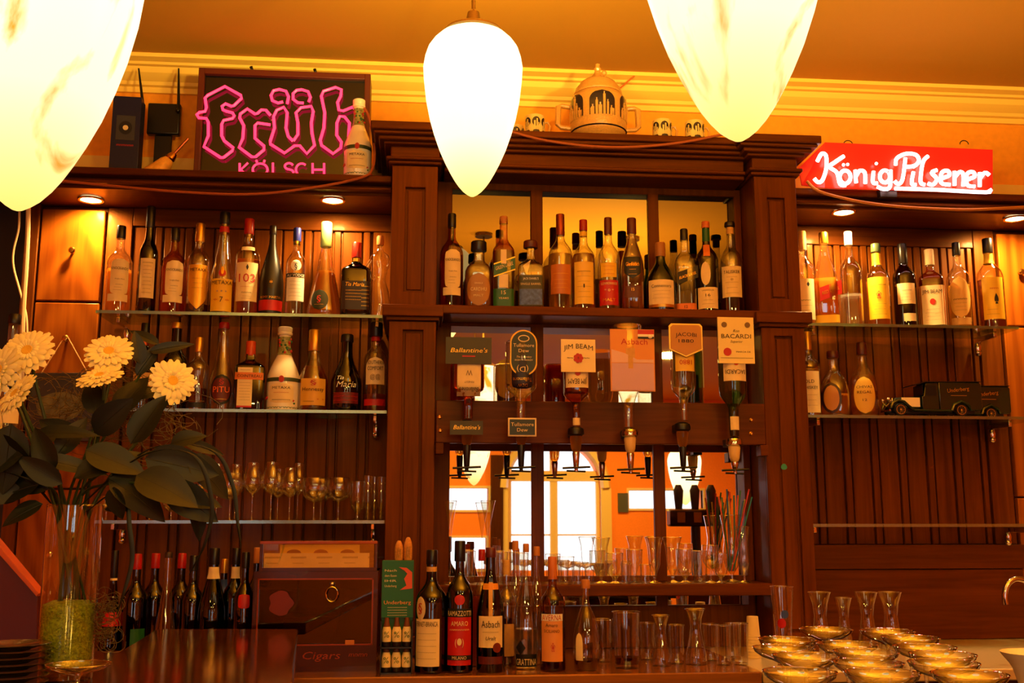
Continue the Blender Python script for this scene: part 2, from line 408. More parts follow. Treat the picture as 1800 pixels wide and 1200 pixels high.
for i, (a, b) in enumerate(MX):
    for j, (c, d) in enumerate(rows):
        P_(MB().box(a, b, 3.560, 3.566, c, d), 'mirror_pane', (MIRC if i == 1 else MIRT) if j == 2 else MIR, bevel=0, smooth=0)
# wooden shelves of the middle bay
begin('wooden_shelf', 'upper wooden shelf of the mirror bay holding the row of whisky bottles', 'shelf', (.6, 3.46, 2.076))
P_(MB().box(.069, 1.148, 3.385, 3.548, 2.076, 2.106), 'shelf_board', WXm, bevel=.004)
begin('wooden_shelf', 'lower wooden shelf of the mirror bay crowded with clear glasses', 'shelf', (.6, 3.46, 1.178))
P_(MB().box(.069, 1.148, 3.36, 3.547, 1.178, 1.215), 'shelf_board', WXm, bevel=.004)
# side niches
def planks(x0, x1, z0, z1, Y=3.72):
    m = MB(); m.box(x0, x1, Y+.012, Y+.03, z0, z1); x = x0; i = 0
    while x < x1-.01:
        wd = .074 if i % 2 == 0 else .030
        e = min(x+wd, x1); m.box(x+.003, e-.003, Y if i % 2 == 0 else Y-.004, Y+.013, z0, z1)
        x = e; i += 1
    return m
begin('wall_panelling', 'mahogany beadboard panelling behind the left glass shelves', 'panelling', (-.6, 3.73, CT))
P_(planks(-.995, -.155, CT+.001, 2.435), 'beadboard', WZm, bevel=.003)
P_(MB().box(-.155, -.087, 3.712, 3.74, CT+.001, 2.435), 'stile', WZm)
P_(MB().box(-1.083, -.997, 3.71, 3.74, CT+.001, 2.50), 'stile', WZm)
P_(MB().box(-.996, -.087, 3.71, 3.74, 2.436, 2.50), 'frieze_board', WXm)
begin('wall_panelling', 'mahogany beadboard panelling behind the right glass shelves and the carafes', 'panelling', (1.8, 3.73, CT))
P_(planks(1.372, 2.095, 1.33, 2.435), 'beadboard', WZm, bevel=.003)
P_(MB().box(1.300, 1.370, 3.712, 3.74, 1.33, 2.435), 'stile', WZm)
P_(MB().box(2.098, 2.180, 3.71, 3.74, 1.33, 2.50), 'stile', WZm)
P_(MB().box(1.300, 2.097, 3.71, 3.74, 2.430, 2.50), 'frieze_board', WXm)
P_(MB().box(1.300, 3.0, 3.69, 3.74, 1.245, 1.329), 'backsplash_board', WXm)
P_(MB().box(1.300, 3.0, 3.70, 3.74, CT+.001, 1.243), 'backsplash_board', WXm)
# ledges over the niches (their underside carries the spot lamps)
for x0, x1 in ((-2.6, -.088), (1.301, 4.2)):
    begin('ledge', 'moulded mahogany ledge over the %s niche' % ('left' if x0 < 0 else 'right'), 'ledge', ((x0+x1)/2, 3.6, 2.50))
    m = MB().box(x0, x1, 3.50, 3.75, 2.502, 2.515).box(x0, x1, 3.47, 3.75, 2.513, 2.525).box(x0, x1, 3.495, 3.75, 2.525, 2.538).box(x0, x1, 3.455, 3.75, 2.538, 2.562)
    P_(m, 'ledge', WXm, bevel=.004)
# cupboard doors at both outer ends
for x0, x1, kx in ((-1.302, -1.088, W(127, 440, 3.68)[0]), (2.185, 2.42, W(1795, 480, 3.68)[0])):
    begin('wall_cupboard', 'mahogany wall cupboard with brass knobs at the far %s' % ('left' if x0 < 0 else 'right'), 'cupboard', ((x0+x1)/2, 3.7, CT))
    P_(MB().box(x0-.05, x0-.005, 3.69, 3.75, CT+.001, 2.50) if x0 < 0 else MB().box(x1+.005, x1+.06, 3.69, 3.75, CT+.001, 2.50), 'stile')
    P_(MB().box(x0-.003, x1+.003, 3.72, 3.75, CT+.001, 2.50), 'carcass', WDm)
    zz = (2.158, 1.52) if x0 < 0 else (2.13, 1.50)
    for (z0, z1, kz) in ((zz[0], 2.485, W(127, 440, 3.68)[1]), (zz[1], zz[0]-.006, W(115, 595, 3.68)[1]), (1.06, zz[1]-.006, 1.30)):
        dd = P_(MB().box(x0, x1, 3.695, 3.72, z0, z1), 'cupboard_door', WPm, bevel=.004)
        kk = MB().lathe([(.0045, 0), (.0045, -.012), (.011, -.016), (.012, -.022), (.008, -.027), (0, -.028)], 14, (kx, 3.695, kz), axis='y')
        sub(kk, 'knob', BRASS, dd, 0)
# dark passage left of the cupboards, its darkness painted as a black-brown panel
tag(MB().box(-2.6, -1.356, 3.72, 3.76, CT+.001, 2.50).build('dark_panel', mat('black_brown', (16, 6, 4), .4), bevel=.002), 'black-brown panel put in for the dark passage at the far left behind the white cables', 'panel')

# recessed halogen spots
HAL = mat('halogen_glow', (255, 240, 200), .4, emit=(255, 226, 160), es=14)
for k, (px, py, e, wh) in enumerate(((160, 350, 42, 'over the left cupboard door'), (585, 351, 36, 'over the amber conical flask'), (1483, 372, 48, 'over the clear vodka bottle'), (1785, 383, 44, 'at the right edge of the picture'))):
    x, y = WZ(px, py, 2.501)
    y = min(y, 3.64)
    t = thing('recessed_spot_lamp', 'glowing recessed halogen spot under the ledge, ' + wh, 'spot lamp', (x, y, 2.5005))
    MB().lathe([(.042, 0), (.044, -.002), (.042, -.005), (.035, -.005), (.034, -.001), (.042, 0)], 28, capb=False, capt=False).build('trim_ring', BRASS, t)
    MB().lathe([(.0, -.0035), (.022, -.004), (.0335, -.0025)], 28).build('bulb', HAL, t)
    d = light('SPOT', 'halogen_light', (x, y, 2.49), e, (1, .60, .20), (math.radians(17), 0, 0), spot_size=math.radians(158), spot_blend=1.0, shadow_soft_size=.02)

# glass shelves
GE = glass('shelf_glass_edge', (.40, .80, .66), (.2, .5, .4), 4.0, .25)
def gshelf(x0, x1, z, y0, label, brk):
    t = thing('glass_shelf', label, 'shelf', ((x0+x1)/2, 3.61, z))
    m = MB().box(x0, x1, y0+.004, 3.705, z-.010, z); p = m.build('glass_pane', SHELFG, None, smooth=0); p.parent = t; p.matrix_parent_inverse = t.matrix_basis.inverted()
    m = MB().box(x0, x1, y0, y0+.004, z-.010, z); p = m.build('polished_edge', GE, None, smooth=0); p.parent = t; p.matrix_parent_inverse = t.matrix_basis.inverted()
    for bx in brk:
        m = MB().box(bx-.006, bx+.006, 3.56, 3.70, z-.030, z-.0105).lathe([(.011, z-.062), (.014, z-.045), (.011, z-.030)], 14, (bx, 3.685, 0)).sphere((bx, 3.685, z-.066), .013)
        p = m.build('bracket', SILVER, None, bevel=.002); p.parent = t; p.matrix_parent_inverse = t.matrix_basis.inverted()
        m = MB().tube([(bx, 3.58, z-.013), (bx, 3.70, z-.035)], .007, 8); 
gshelf(-1.040, -.090, 2.09, 3.50, 'upper left glass shelf under the row of liquor bottles below the pink neon sign', (-.985, -.13))
gshelf(-1.000, -.090, 1.77, 3.50, 'middle left glass shelf holding the orange liqueur and white ceramic bottles', (-.96, -.13))
gshelf(-1.000, -.090, 1.413, 3.50, 'lower left glass shelf carrying the stemmed glasses', (-.96, -.13))
gshelf(1.336, 2.125, 2.09, 3.50, 'upper right glass shelf below the red beer sign', (1.40, 2.07))
gshelf(1.340, 2.18, 1.77, 3.50, 'right glass shelf on which the green toy vans stand', (1.40, 2.10))
gshelf(1.336, 2.23, 1.402, 3.50, 'empty lowest glass shelf on the right beadboard', (1.37, 2.13))

# ================================================================== COUNTERS
bc = thing('back_counter', 'long wooden back counter in front of the back bar', 'counter', (-.4, 3.2, 0))
def PC(mb, name, m, t, **k):
    o = mb.build(name, m, None, **k); o.parent = t; o.matrix_parent_inverse = t.matrix_basis.inverted(); return o
PC(MB().box(-1.75, .965, 2.95, 3.775, CT-.032, CT), 'worktop', wood('counter_wood', (.16, .060, .016), (.33, .14, .04), 'x', rough=.2, coat=.7), bc, bevel=.004)
PC(MB().box(-1.75, .965, 2.99, 3.64, .10, CT-.033), 'carcass', WDm, bc)
for i in range(5):
    x = -1.74+i*.54; dd = PC(MB().box(x, x+.53, 2.972, 2.989, .14, CT-.05), 'cupboard_door', WZm, bc, bevel=.003)
PC(MB().box(-1.73, .955, 3.02, 3.6, 0, .10), 'plinth', BLACK, bc)
sc_ = thing('sink_counter', 'pale worktop with the tap, right of the wooden counter', 'counter', (1.8, 3.2, 0))
STEEL = mat('pale_steel', (214, 190, 150), .3, .35)
PC(MB().box(.968, 3.0, 2.95, 3.775, CT-.032, CT), 'worktop', STEEL, sc_, bevel=.004)
PC(MB().box(.968, 3.0, 2.98, 3.64, 0, CT-.033), 'carcass', WDm, sc_)
# customer bar slab in the foreground, bottom left
BT = 1.124
poly = [WZ(275, 1105, BT), WZ(524, 1105, BT), WZ(516, 1205, BT), WZ(505, 1330, BT), (-1.9, 1.45), (-1.9, WZ(215, 1143, BT)[1]), WZ(212, 1143, BT)]
n = len(poly)
fb = thing('bar_counter', 'polished dark wooden bar top in the foreground carrying the flower vase', 'bar counter', (-.9, 2.1, 0))
PC(MB().add([(x, y, BT-.035) for x, y in poly]+[(x, y, BT) for x, y in poly], [tuple(range(n)), tuple(range(n, 2*n))]+[(i, (i+1) % n, (i+1) % n+n, i+n) for i in range(n)]), 'bar_top', WBm, fb, bevel=.005)
PC(MB().box(-1.85, -.62, 1.62, 2.25, 0, BT-.036), 'bar_front', WDm, fb)
# working top of the bar, bottom right, under the coupes
GT = 1.083
gb = thing('glass_rack_counter', 'low bar counter below the coupe glasses at bottom right', 'bar counter', (.9, 1.7, 0))
PC(MB().box(.38, 1.27, 1.25, 2.03, GT-.03, GT), 'worktop', mat('dark_steel', (60, 48, 40), .25, .6), gb, bevel=.004)
PC(MB().box(.42, 1.24, 1.29, 2.0, 0, GT-.031), 'carcass', WDm, gb)
# ================================================================== PENDANT LAMPS
def shade_mat(name, base, vein, es, vs, sc=5.0, thr=.56):
    m = bpy.data.materials.new(name); m.use_nodes = True; nt = m.node_tree; L = nt.links; b = nt.nodes['Principled BSDF']
    tc = nt.nodes.new('ShaderNodeTexCoord'); n = nt.nodes.new('ShaderNodeTexNoise'); n.inputs['Scale'].default_value = sc; n.inputs['Detail'].default_value = 7; n.inputs['Distortion'].default_value = 1.6
    mp = nt.nodes.new('ShaderNodeMapping'); mp.inputs['Scale'].default_value = (1, 1, .45); L.new(tc.outputs['Object'], mp.inputs['Vector'])
    L.new(mp.outputs['Vector'], n.inputs['Vector'])
    r = nt.nodes.new('ShaderNodeValToRGB'); r.color_ramp.elements[0].position = thr; r.color_ramp.elements[1].position = thr+.13
    r.color_ramp.elements[0].color = (*base, 1); r.color_ramp.elements[1].color = (*vein, 1)
    L.new(n.outputs['Fac'], r.inputs['Fac'])
    
    tint = nt.nodes.new('ShaderNodeMix'); tint.data_type = 'RGBA'; tint.blend_type = 'MULTIPLY'; tint.inputs[0].default_value = 1
    sz = nt.nodes.new('ShaderNodeSeparateXYZ'); L.new(tc.outputs['Object'], sz.inputs[0])
    rz_ = nt.nodes.new('ShaderNodeMapRange'); rz_.inputs[1].default_value = 0; rz_.inputs[2].default_value = .13; L.new(sz.outputs['Z'], rz_.inputs[0])
    cr_ = nt.nodes.new('ShaderNodeValToRGB'); cr_.color_ramp.elements[0].color = (1, .86, .36, 1); cr_.color_ramp.elements[1].color = (1, 1, 1, 1); L.new(rz_.outputs[0], cr_.inputs['Fac'])
    L.new(r.outputs['Color'], tint.inputs[6]); L.new(cr_.outputs['Color'], tint.inputs[7]); L.new(tint.outputs[2], b.inputs['Emission Color']); b.inputs['Base Color'].default_value = (.25, .18, .08, 1); b.inputs['Roughness'].default_value = .25
    sx = nt.nodes.new('ShaderNodeSeparateXYZ'); L.new(tc.outputs['Object'], sx.inputs[0])
    mr = nt.nodes.new('ShaderNodeMapRange'); mr.inputs[1].default_value = 0; mr.inputs[2].default_value = .26; mr.inputs[3].default_value = es*vs; mr.inputs[4].default_value = es
    L.new(sx.outputs['Z'], mr.inputs[0]); L.new(mr.outputs[0], b.inputs['Emission Strength'])
    return m
ALAB = shade_mat('alabaster_glow', (1, .82, .44), (.50, .22, .01), 2.2, .60, 8.0, .52)
ALABB = shade_mat('alabaster_glow_bright', (1, .80, .36), (.5, .36, .02), 3.0, .7, 4.2, .70)
SH = [(1, 0), (.985, .10), (.935, .26), (.86, .40), (.77, .52), (.66, .64), (.55, .735), (.45, .81), (.36, .87), (.28, .915), (.19, .955), (.11, .98), (.05, .994), (0, 1)]
def pendant(px, py, Y, R, H, label, m, e, dx=0):
    x, z = W(px, py, Y); x += dx
    t = thing('pendant_lamp', label, 'lamp', (x, Y, z))
    up = [(.55, -.265), (.70, -.235), (.82, -.19), (.91, -.14), (.97, -.07)]
    prof = [(r*R, (1-(t_*.79+.21))*H) for r, t_ in reversed(SH)] + [(r*R, (1-(.21+q*.79))*H) for r, q in reversed(up)]
    MB().lathe(prof, 48, capt=False).build('lamp_shade', m, t)
    MB().lathe([(.56*R, H*.998), (.60*R, H*1.006), (.58*R, H*1.02), (.40*R, H*1.05), (.16*R, H*1.075), (.12*R, H*1.14), (.05*R, H*1.16)], 28).build('metal_cap', mat('bronze_cap', (120, 90, 45), .3, .8), t)
    MB().tube([(0, 0, H*1.15), (0, 0, CZ-z-.02)], .005, 8).lathe([(.05, CZ-z-.02), (.05, CZ-z-.001)], 24).build('hanging_rod', mat('bronze_cap', (120, 90, 45), .3, .8), t)
    light('SPOT', 'pendant_uplight', (x, Y, z+H*1.22), e, (1, .62, .12), (PI, 0, 0), spot_size=math.radians(176), spot_blend=.25, shadow_soft_size=.06)
    return t
pendant(30, 371, 1.22, .127, .43, 'large glowing alabaster pendant cut by the left edge, with brown veins', ALAB, 32)
pendant(830, 346, 2.50, .1245, .425, 'small bright white pendant lamp hanging in front of the centre cornice', ALABB, 34)
pendant(1299, 249, 1.19, .125, .425, 'large glowing pendant hanging above the right pillar, cut by the top edge', ALAB, 160)
pendant(833, 853, 7.12+.45, .125, .43, 'yellow marbled pendant behind the viewer, mirrored above the flute glasses', ALAB, 8, 0).location.y = -.45
pendant(1205, 888, 7.12+2.2, .15, .5, 'pale pendant behind the viewer, mirrored below the shield-shaped sign', ALABB, 8, 0).location.y = -2.2

pendant(2450, 249, 1.19, .125, .425, 'added unseen pendant beyond the right picture edge, brightening the right side', ALAB, 240)  # unseen extra pendant, added to brighten the right wall and crown

# ================================================================== BOTTLES
PR = {  # (radius fraction, height fraction) of the glass; the cap starts where given
 'round':   ([(.90, 0), (.99, .012), (1, .03), (1, .56), (.97, .60), (.84, .645), (.60, .685), (.40, .72), (.33, .76), (.31, .90)], .855),
 'long':    ([(.90, 0), (.99, .01), (1, .03), (1, .60), (.93, .64), (.72, .68), (.50, .715), (.38, .75), (.35, .80), (.34, .93)], .80),
 'wine':    ([(.92, 0), (1, .012), (1, .54), (.96, .58), (.80, .625), (.58, .665), (.46, .71), (.42, .78), (.41, .97)], .80),
 'square':  ([(.93, 0), (1, .02), (1, .60), (.94, .635), (.66, .68), (.40, .71), (.30, .74), (.28, .90)], .82),
 'squat':   ([(.92, 0), (1, .025), (1, .50), (.97, .56), (.85, .62), (.62, .67), (.42, .71), (.34, .75), (.33, .92)], .82),
 'decant':  ([(.80, 0), (.95, .03), (1, .10), (1, .36), (.93, .48), (.75, .58), (.50, .66), (.36, .71), (.31, .76), (.30, .92)], .84),
 'cone':    ([(.92, 0), (1, .02), (1, .07), (.88, .20), (.62, .42), (.42, .60), (.30, .70), (.26, .76), (.25, .90)], .76),
 'tallcone':([(.92, 0), (1, .015), (1, .36), (.92, .41), (.72, .50), (.56, .62), (.44, .74), (.38, .86)], .84),
 'taper':   ([(.80, 0), (.92, .015), (1, .25), (1, .38), (.86, .50), (.60, .62), (.40, .72), (.30, .80), (.26, .92)], .90),
 'shoulder':([(.92, 0), (1, .015), (1, .52), (.98, .585), (.90, .635), (.66, .68), (.44, .715), (.37, .76), (.36, .92)], .80),
 'sloping': ([(.92, 0), (1, .02), (1, .46), (.92, .54), (.70, .64), (.50, .72), (.38, .78), (.34, .84), (.33, .93)], .86),
 'bell':    ([(.95, 0), (1, .02), (1, .36), (.96, .42), (.74, .53), (.52, .62), (.40, .70), (.36, .78), (.36, .93)], .92),
 'bulb':    ([(.75, 0), (.85, .02), (1, .16), (1, .34), (.86, .48), (.55, .62), (.34, .70), (.24, .76), (.22, .92)], .86),
}
def interp(prof, z):
    for (r0, z0), (r1, z1) in zip(prof, prof[1:]):
        if z0 <= z <= z1: return r0 + (r1-r0)*(z-z0)/max(z1-z0, 1e-9)
    return prof[-1][0] if z > prof[-1][1] else prof[0][0]
class Surf:
    """surface of a bottle: maps (x across, z up) onto the glass"""
    def __init__(s, prof, R, H, sq, dr, tw): s.p, s.R, s.H, s.sq, s.dr, s.tw = prof, R, H, sq, dr, tw
    def at(s, x, z, off):
        r = interp(s.p, z/s.H)*s.R
        if s.sq == 2:
            a = x/max(r, .004) + s.tw
            return ((r+off)*math.sin(a), -(r*s.dr+off)*math.cos(a), z)
        k = min(abs(x)/r, .985); y = r*s.dr*(1-k**s.sq)**(1/s.sq)
        c, n = math.cos(s.tw), math.sin(s.tw)
        return (x*c + (y+off)*n, -(y+off)*c + x*n, z)
def label_mesh(S, z0, z1, hw, shape='rect', cx=0, off=.0007, nx=12, nz=10):
    b = MB(); vs = []
    if shape != 'rect': nz = 16
    for j in range(nz+1):
        t = j/nz; q = 1.0; u = 2*t-1
        if shape == 'oval': q = math.sqrt(max(0, 1-u*u)); q = max(q, .04)
        elif shape == 'arch': q = 1 if t < .6 else max(.03, math.sqrt(max(0, 1-((t-.6)/.4)**2)))
        elif shape == 'round': q = (1-abs(u)**5)**(1/5) if abs(u) < 1 else .35
        elif shape == 'shield': q = 1 if t > .3 else max(.03, math.sin(t/.3*PI/2))
        elif shape == 'dia': q = max(.02, 1-abs(u))
        for i in range(nx+1):
            vs.append(S.at(cx+hw*q*(2*i/nx-1), z0+(z1-z0)*t, off))
    fs = [(j*(nx+1)+i, j*(nx+1)+i+1, (j+1)*(nx+1)+i+1, (j+1)*(nx+1)+i) for j in range(nz) for i in range(nx)]
    return b.add(vs, fs)
def print_text(mb, S, s, z, h, width, cx=0, off=.0013, **k):
    p, f = text_pts(s, h, width, **k); mb.add([S.at(cx+a, z+c, off) for a, c in p], f)
def bottle(name, text, cat, X, Y, Z, H, R, prof='round', g=CLEAR, liq=L_AMB, fill=.55, cap=DARK, capz=None, labels=(), words=(), sq=2, dr=1.0, tw=None,
           group=None, neck=None, capr=1.12, simple=False):
    """labels: (z0, z1, half width / R, material, shape[, centre / R]); words: (string, z, height/H, width / R, material, index of label or -1[, opts])"""
    p, cz = PR[prof]; capz = capz or cz
    t = thing(name, text, cat, (X, Y, Z), 0, group)
    if tw is None: tw = math.atan2(-X, Y)*.9      # turned towards the room's middle
    gp = [(r*R, z*H) for r, z in p if z < capz+.02]
    gp.append((interp(p, capz+.02)*R, (capz+.02)*H))
    seg = 26 if sq == 2 else 40
    def turn(o):
        if sq != 2: o.rotation_euler.z = tw
        return o
    turn(MB().lathe(gp, seg, sq=sq, dr=dr).build('bottle_glass', g, t))
    if liq and fill > 0:
        lp = [(max(r*R-.0022, .002), z*H) for r, z in p if z < fill and z > .011]
        lp = [(lp[0][0]*.97, .006)] + lp + [(interp(p, fill)*R-.0022, fill*H)]
        lp[1:] = sorted(lp[1:], key=lambda q: q[1])
        turn(MB().lathe(lp, seg, sq=sq, dr=dr).build('liquid', liq, t))
    rc = interp(p, capz+.01)*R*capr; c0, c1 = capz*H, H
    if cap: MB().lathe([(rc, c0), (rc*1.03, c0+.002), (rc*1.0, c1-.003), (rc*.90, c1)], 20).build('cap', cap, t)
    if neck:
        n0, n1, nm = neck; S0 = [(interp(p, n0+(n1-n0)*i/6)*R+.0006, (n0+(n1-n0)*i/6)*H) for i in range(7)]
        MB().lathe(S0, 22, capb=False, capt=False).build('neck_label', nm, t)
    S = Surf(p, R, H, sq, dr, tw); made = []
    for lb in labels:
        z0, z1, hw, m, shape = lb[:5]; cx = lb[5]*R if len(lb) > 5 else 0
        made.append(label_mesh(S, z0*H, z1*H, hw*R, shape, cx, off=.0007+.0004*len(made)).build('label', m, t, smooth=60))
    by = {}
    for wd in words:
        s, z, h, wdt, m, idx = wd[:6]; k = dict(wd[6]) if len(wd) > 6 else {}
        cx = k.pop('cx', 0)*R
        mb = by.setdefault((idx, m.name), (MB(), m, idx))[0]
        print_text(mb, S, s, z*H, h*H, wdt*R, cx, off=.0026, **k)
    for mb, m, idx in by.values():
        mb.build('lettering', m, made[idx] if idx >= 0 and made else t, smooth=0)
    return t
def pbottle(name, text, px, ytop, wpx, Y, Z, prof='round', cat='bottle', **k):
    """px: pixel column at the foot; ytop: pixel row of the cap's top; wpx: width in pixels"""
    # foot pixel row on this plane gives x; top gives height
    x = W(px, 920-(Z-EYE)*F/Y*.985, Y)[0]; zt_ = W(px, ytop, Y)[1]
    return bottle(name, text, cat, x, Y, Z, zt_-Z, wpx/2*Y/F, prof, **k)
PRT = lambda z0, z1, n, hw, m=GREYI, i=0, cx=0: [('llllllllllllllll', z0+(z1-z0)*j/max(n-1, 1), .006, hw*(1-.25*(j % 2)), m, i, {'cx': cx}) for j in range(n)]
def fine(z0, z1, n, w, m=GREYI, i=0): return [('nnnnnnnnnnnnnn', z0+(z1-z0)*j/max(n-1, 1), .008, w*(1-.2*(j % 2)), m, i) for j in range(n)]

# ---- upper left shelf
Z1, Y1 = 2.09, 3.585
LG = 'liquor bottles on the upper left glass shelf'
kn_l = [(.165, .66, .80, CREAM, 'round'), (.12, .20, .88, CREAM, 'rect')]
def knock(px, yt, wpx, Y, Z, text, **k):
    return pbottle('whisky_bottle', text, px, yt, wpx, Y, Z, 'round', labels=[(.20, .60, .72, CREAM, 'round', .12), (.13, .21, .80, CREAM, 'rect', .05)],
        words=[('KNOCKANDO', .48, .028, 1.25, INK, 0, {'cx': .12}), ('Single Malt', .37, .012, .7, GREYI, 0, {'cx': .12}), ('nnnn', .31, .010, .5, INK, 0, {'cx': .12})] + fine(.25, .28, 2, .6), **k)
knock(203, 397, 44, Y1, Z1, 'round-shouldered whisky bottle with cream label, leftmost on the upper left shelf', liq=L_AMB, fill=.50, cap=DARK, group=None)
pbottle('wine_bottle', 'tall black bottle with long cream label, second from left on upper left shelf', 254, 363, 33, Y1, Z1, 'wine', g=BLACKG, liq=None, cap=DARK,
    labels=[(.145, .505, .80, CREAM, 'rect')], words=[('nnnnnnn', .46, .012, 1.0, INK, 0)]+fine(.19, .43, 8, .9))
knock(300, 401, 44, Y1, Z1, 'whisky bottle with cream label, right of the tall black bottle on upper left shelf', liq=L_RED, fill=.55, cap=DARK, g=AMBERG)
pbottle('brandy_bottle', 'clear brandy bottle with tapered gold label and gold cap, upper left shelf', 344, 393, 40, Y1, Z1, 'shoulder', liq=L_DRK, fill=.12, cap=GOLD,
    labels=[(.06, .53, .85, mat('gold_label', (232, 175, 50), .3, .5), 'shield')], words=[('METAXA', .46, .032, 1.35, INK, 0)]+fine(.28, .38, 3, .9))
t = pbottle('brandy_bottle', 'tall clear-necked brandy bottle with red neck band and yellow label', 387, 373, 42, Y1, Z1, 'tallcone', liq=L_DRK, fill=.33, cap=DARK, capz=.88, neck=(.80, .855, REDP),
    labels=[(.035, .34, .97, YELLOWP, 'rect'), (.36, .43, .30, REDP, 'oval'), (.38, .46, .12, GOLD, 'oval')], words=[('METAXA', .285, .036, 1.7, INK, 0), ('7', .12, .05, .25, INK, 0), ('*  *  *', .20, .03, .8, BLUEP, 0), ('*  *', .12, .03, 1.3, REDI, 0)])
pbottle('brandy_bottle', 'red-capped brandy bottle with cream label numbered 103', 431, 385, 44, Y1, Z1, 'long', liq=L_RED, fill=.57, g=CLEAR, cap=REDC, capz=.84, neck=None,
    labels=[(.14, .53, .92, CREAM, 'rect'), (.655, .70, .55, CREAM, 'rect')], words=[('103', .33, .085, 1.25, REDI, 0), ('♦', .46, .04, .2, INK, 0), ('nnnnnnnnn', .28, .010, .9, REDI, 0), ('nnnn', .22, .016, .7, INK, 0)]+fine(.165, .185, 2, .7))
pbottle('cognac_bottle', 'matt black sloping cognac bottle with red band near its foot', 474, 397, 43, Y1, Z1, 'taper', g=mat('matt_black_glass', (26, 24, 20), .32), liq=None, cap=DARK,
    labels=[(.06, .17, 1.25, REDP, 'rect'), (.29, .40, .30, mat('dark_medal', (60, 50, 32), .3, .6), 'oval')], words=[('REMY MARTIN', .185, .026, 1.7, GOLD, -1), ('*', .325, .05, .25, GOLD, 1)])
pbottle('vodka_bottle', 'clear vodka bottle with blue cap and white label on the upper left shelf', 517, 401, 36, Y1, Z1, 'long', liq=None, cap=mat('blue_cap', (35, 45, 130), .3), capz=.85, neck=(.82, .85, SILVER),
    labels=[(.17, .43, .95, WHITE, 'rect'), (.43, .475, 1.05, BLACKP, 'rect'), (.50, .62, .5, WHITE, 'oval')], words=[('AU VODGE', .436, .03, 1.75, WHITE, 1), ('§', .525, .06, .25, INK, 2)]+fine(.22, .38, 5, 1.2))
pbottle('amber_flask', 'conical flask of amber spirit with pale green capsule and round dark medallion', 569, 391, 62, Y1, Z1, 'cone', liq=L_AMB, fill=.48, cap=mat('pale_green_capsule', (170, 200, 120), .4), capz=.74, capr=1.2,
    labels=[(.06, .27, .52, mat('dark_green_label', (40, 46, 24), .4), 'oval', -.30)], words=[('§', .15, .06, .25, REDI, 0, {'cx': -.3}), ('nnnnn', .11, .012, .5, GOLD, 0, {'cx': -.3})])
t = pbottle('liqueur_bottle', 'square-shouldered dark coffee liqueur bottle with tall red cap, under the spot lamp', 624, 427, 54, Y1, Z1, 'square', sq=5, dr=.75, g=BLACKG, liq=None, cap=REDC, capz=.80,
    labels=[(.10, .47, .90, mat('dark_label', (40, 18, 12), .4), 'rect')], neck=(.745, .79, GOLD),
    words=[('Tia Maria', .40, .05, 1.25, GOLD, 0, {'shear': .25, 'cx': -.1})]+[('nnnnnnnnnn', z, .012, 1.0, GOLD, 0, {'cx': -.15}) for z in (.34, .30, .26, .22)]+[('=====', z, .02, .5, GOLD, 0, {'cx': .62}) for z in (.14, .19, .24, .29, .34, .39)])
# torso-shaped clear bottle
x, _ = W(666, 548, Y1); zt1 = W(668, 415, Y1)[1]; H = zt1-Z1
t = thing('torso_bottle', 'clear bottle moulded like a draped human torso, beside the left pillar', 'bottle', (x, Y1, Z1))
b = MB(); rings = [(0, .030, .024, 0), (.02, .034, .026, 0), (.10, .036, .027, .002), (.22, .034, .026, .004), (.34, .030, .024, .001), (.44, .0235, .019, -.002), (.50, .023, .019, -.002), (.58, .028, .022, 0), (.66, .033, .025, 0), (.72, .034, .022, -.002), (.77, .028, .018, 0), (.81, .013, .012, 0), (.87, .009, .009, 0), (.92, .009, .009, 0)]
vs = []; sg = 24
for h, a, c, dx in rings:
    for k in range(sg):
        q = 2*PI*k/sg; f = 1+.06*math.sin(3*q+h*20); vs.append((dx+a*f*math.cos(q), c*f*math.sin(q), h*H))
b.add(vs, [(i*sg+k, i*sg+(k+1) % sg, (i+1)*sg+(k+1) % sg, (i+1)*sg+k) for i in range(len(rings)-1) for k in range(sg)]+[tuple(range(sg))])
b.tube(resh([(-.028, -.004, H*.70), (-.044, -.008, H*.60), (-.036, -.016, H*.50), (-.018, -.021, H*.46)], 5), [.008]*5+[.007]*5+[.006]*6, 8)
b.build('bottle_glass', CLEAR, t, smooth=60)
MB().lathe([(.012, H*.89), (.013, H*.90), (.013, H*.985), (.011, H)], 18).build('cap', CORK, t)

# ---- middle left shelf
Z2, Y2 = 1.77, 3.59
pbottle('liqueur_bottle', 'dark bottle half hidden behind the daisies, leftmost on the middle left shelf', 247, 568, 42, Y2, Z2, 'round', g=BLACKG, liq=None, cap=DARK, labels=[(.15, .42, .8, TAN, 'rect')], neck=(.74, .80, COPPER))
pbottle('liqueur_bottle', 'dark bottle with gold screw cap behind the outer white daisy', 303, 567, 42, Y2, Z2, 'wine', g=BLACKG, liq=None, cap=GOLD, capz=.93, labels=[(.12, .42, .85, mat('navy_label', (25, 22, 48), .4), 'rect')])
pbottle('spirit_bottle', 'small clear bottle with gold cap and dark band, right of the daisy', 344, 593, 36, Y2, Z2, 'round', g=CLEAR, liq=L_DRK, fill=.30, cap=GOLD, capz=.80, capr=1.25, labels=[(.04, .11, .95, BLACKP, 'rect')])
pbottle('cachaca_bottle', 'slim-necked clear bottle with round red and orange label and red cap', 387, 567, 42, Y2, Z2, 'tallcone', g=CLEAR, liq=None, cap=REDC, capz=.93,
    labels=[(.06, .40, .93, BLACKP, 'oval'), (.09, .37, .80, mat('red_brown_label', (95, 22, 12), .5), 'oval')], words=[('PITU', .20, .065, 1.3, mat('orange_ink', (240, 110, 30), .5), 1), ('§', .30, .05, .4, REDI, 1), ('nnnnnnn', .12, .012, .9, GOLD, 1, )])
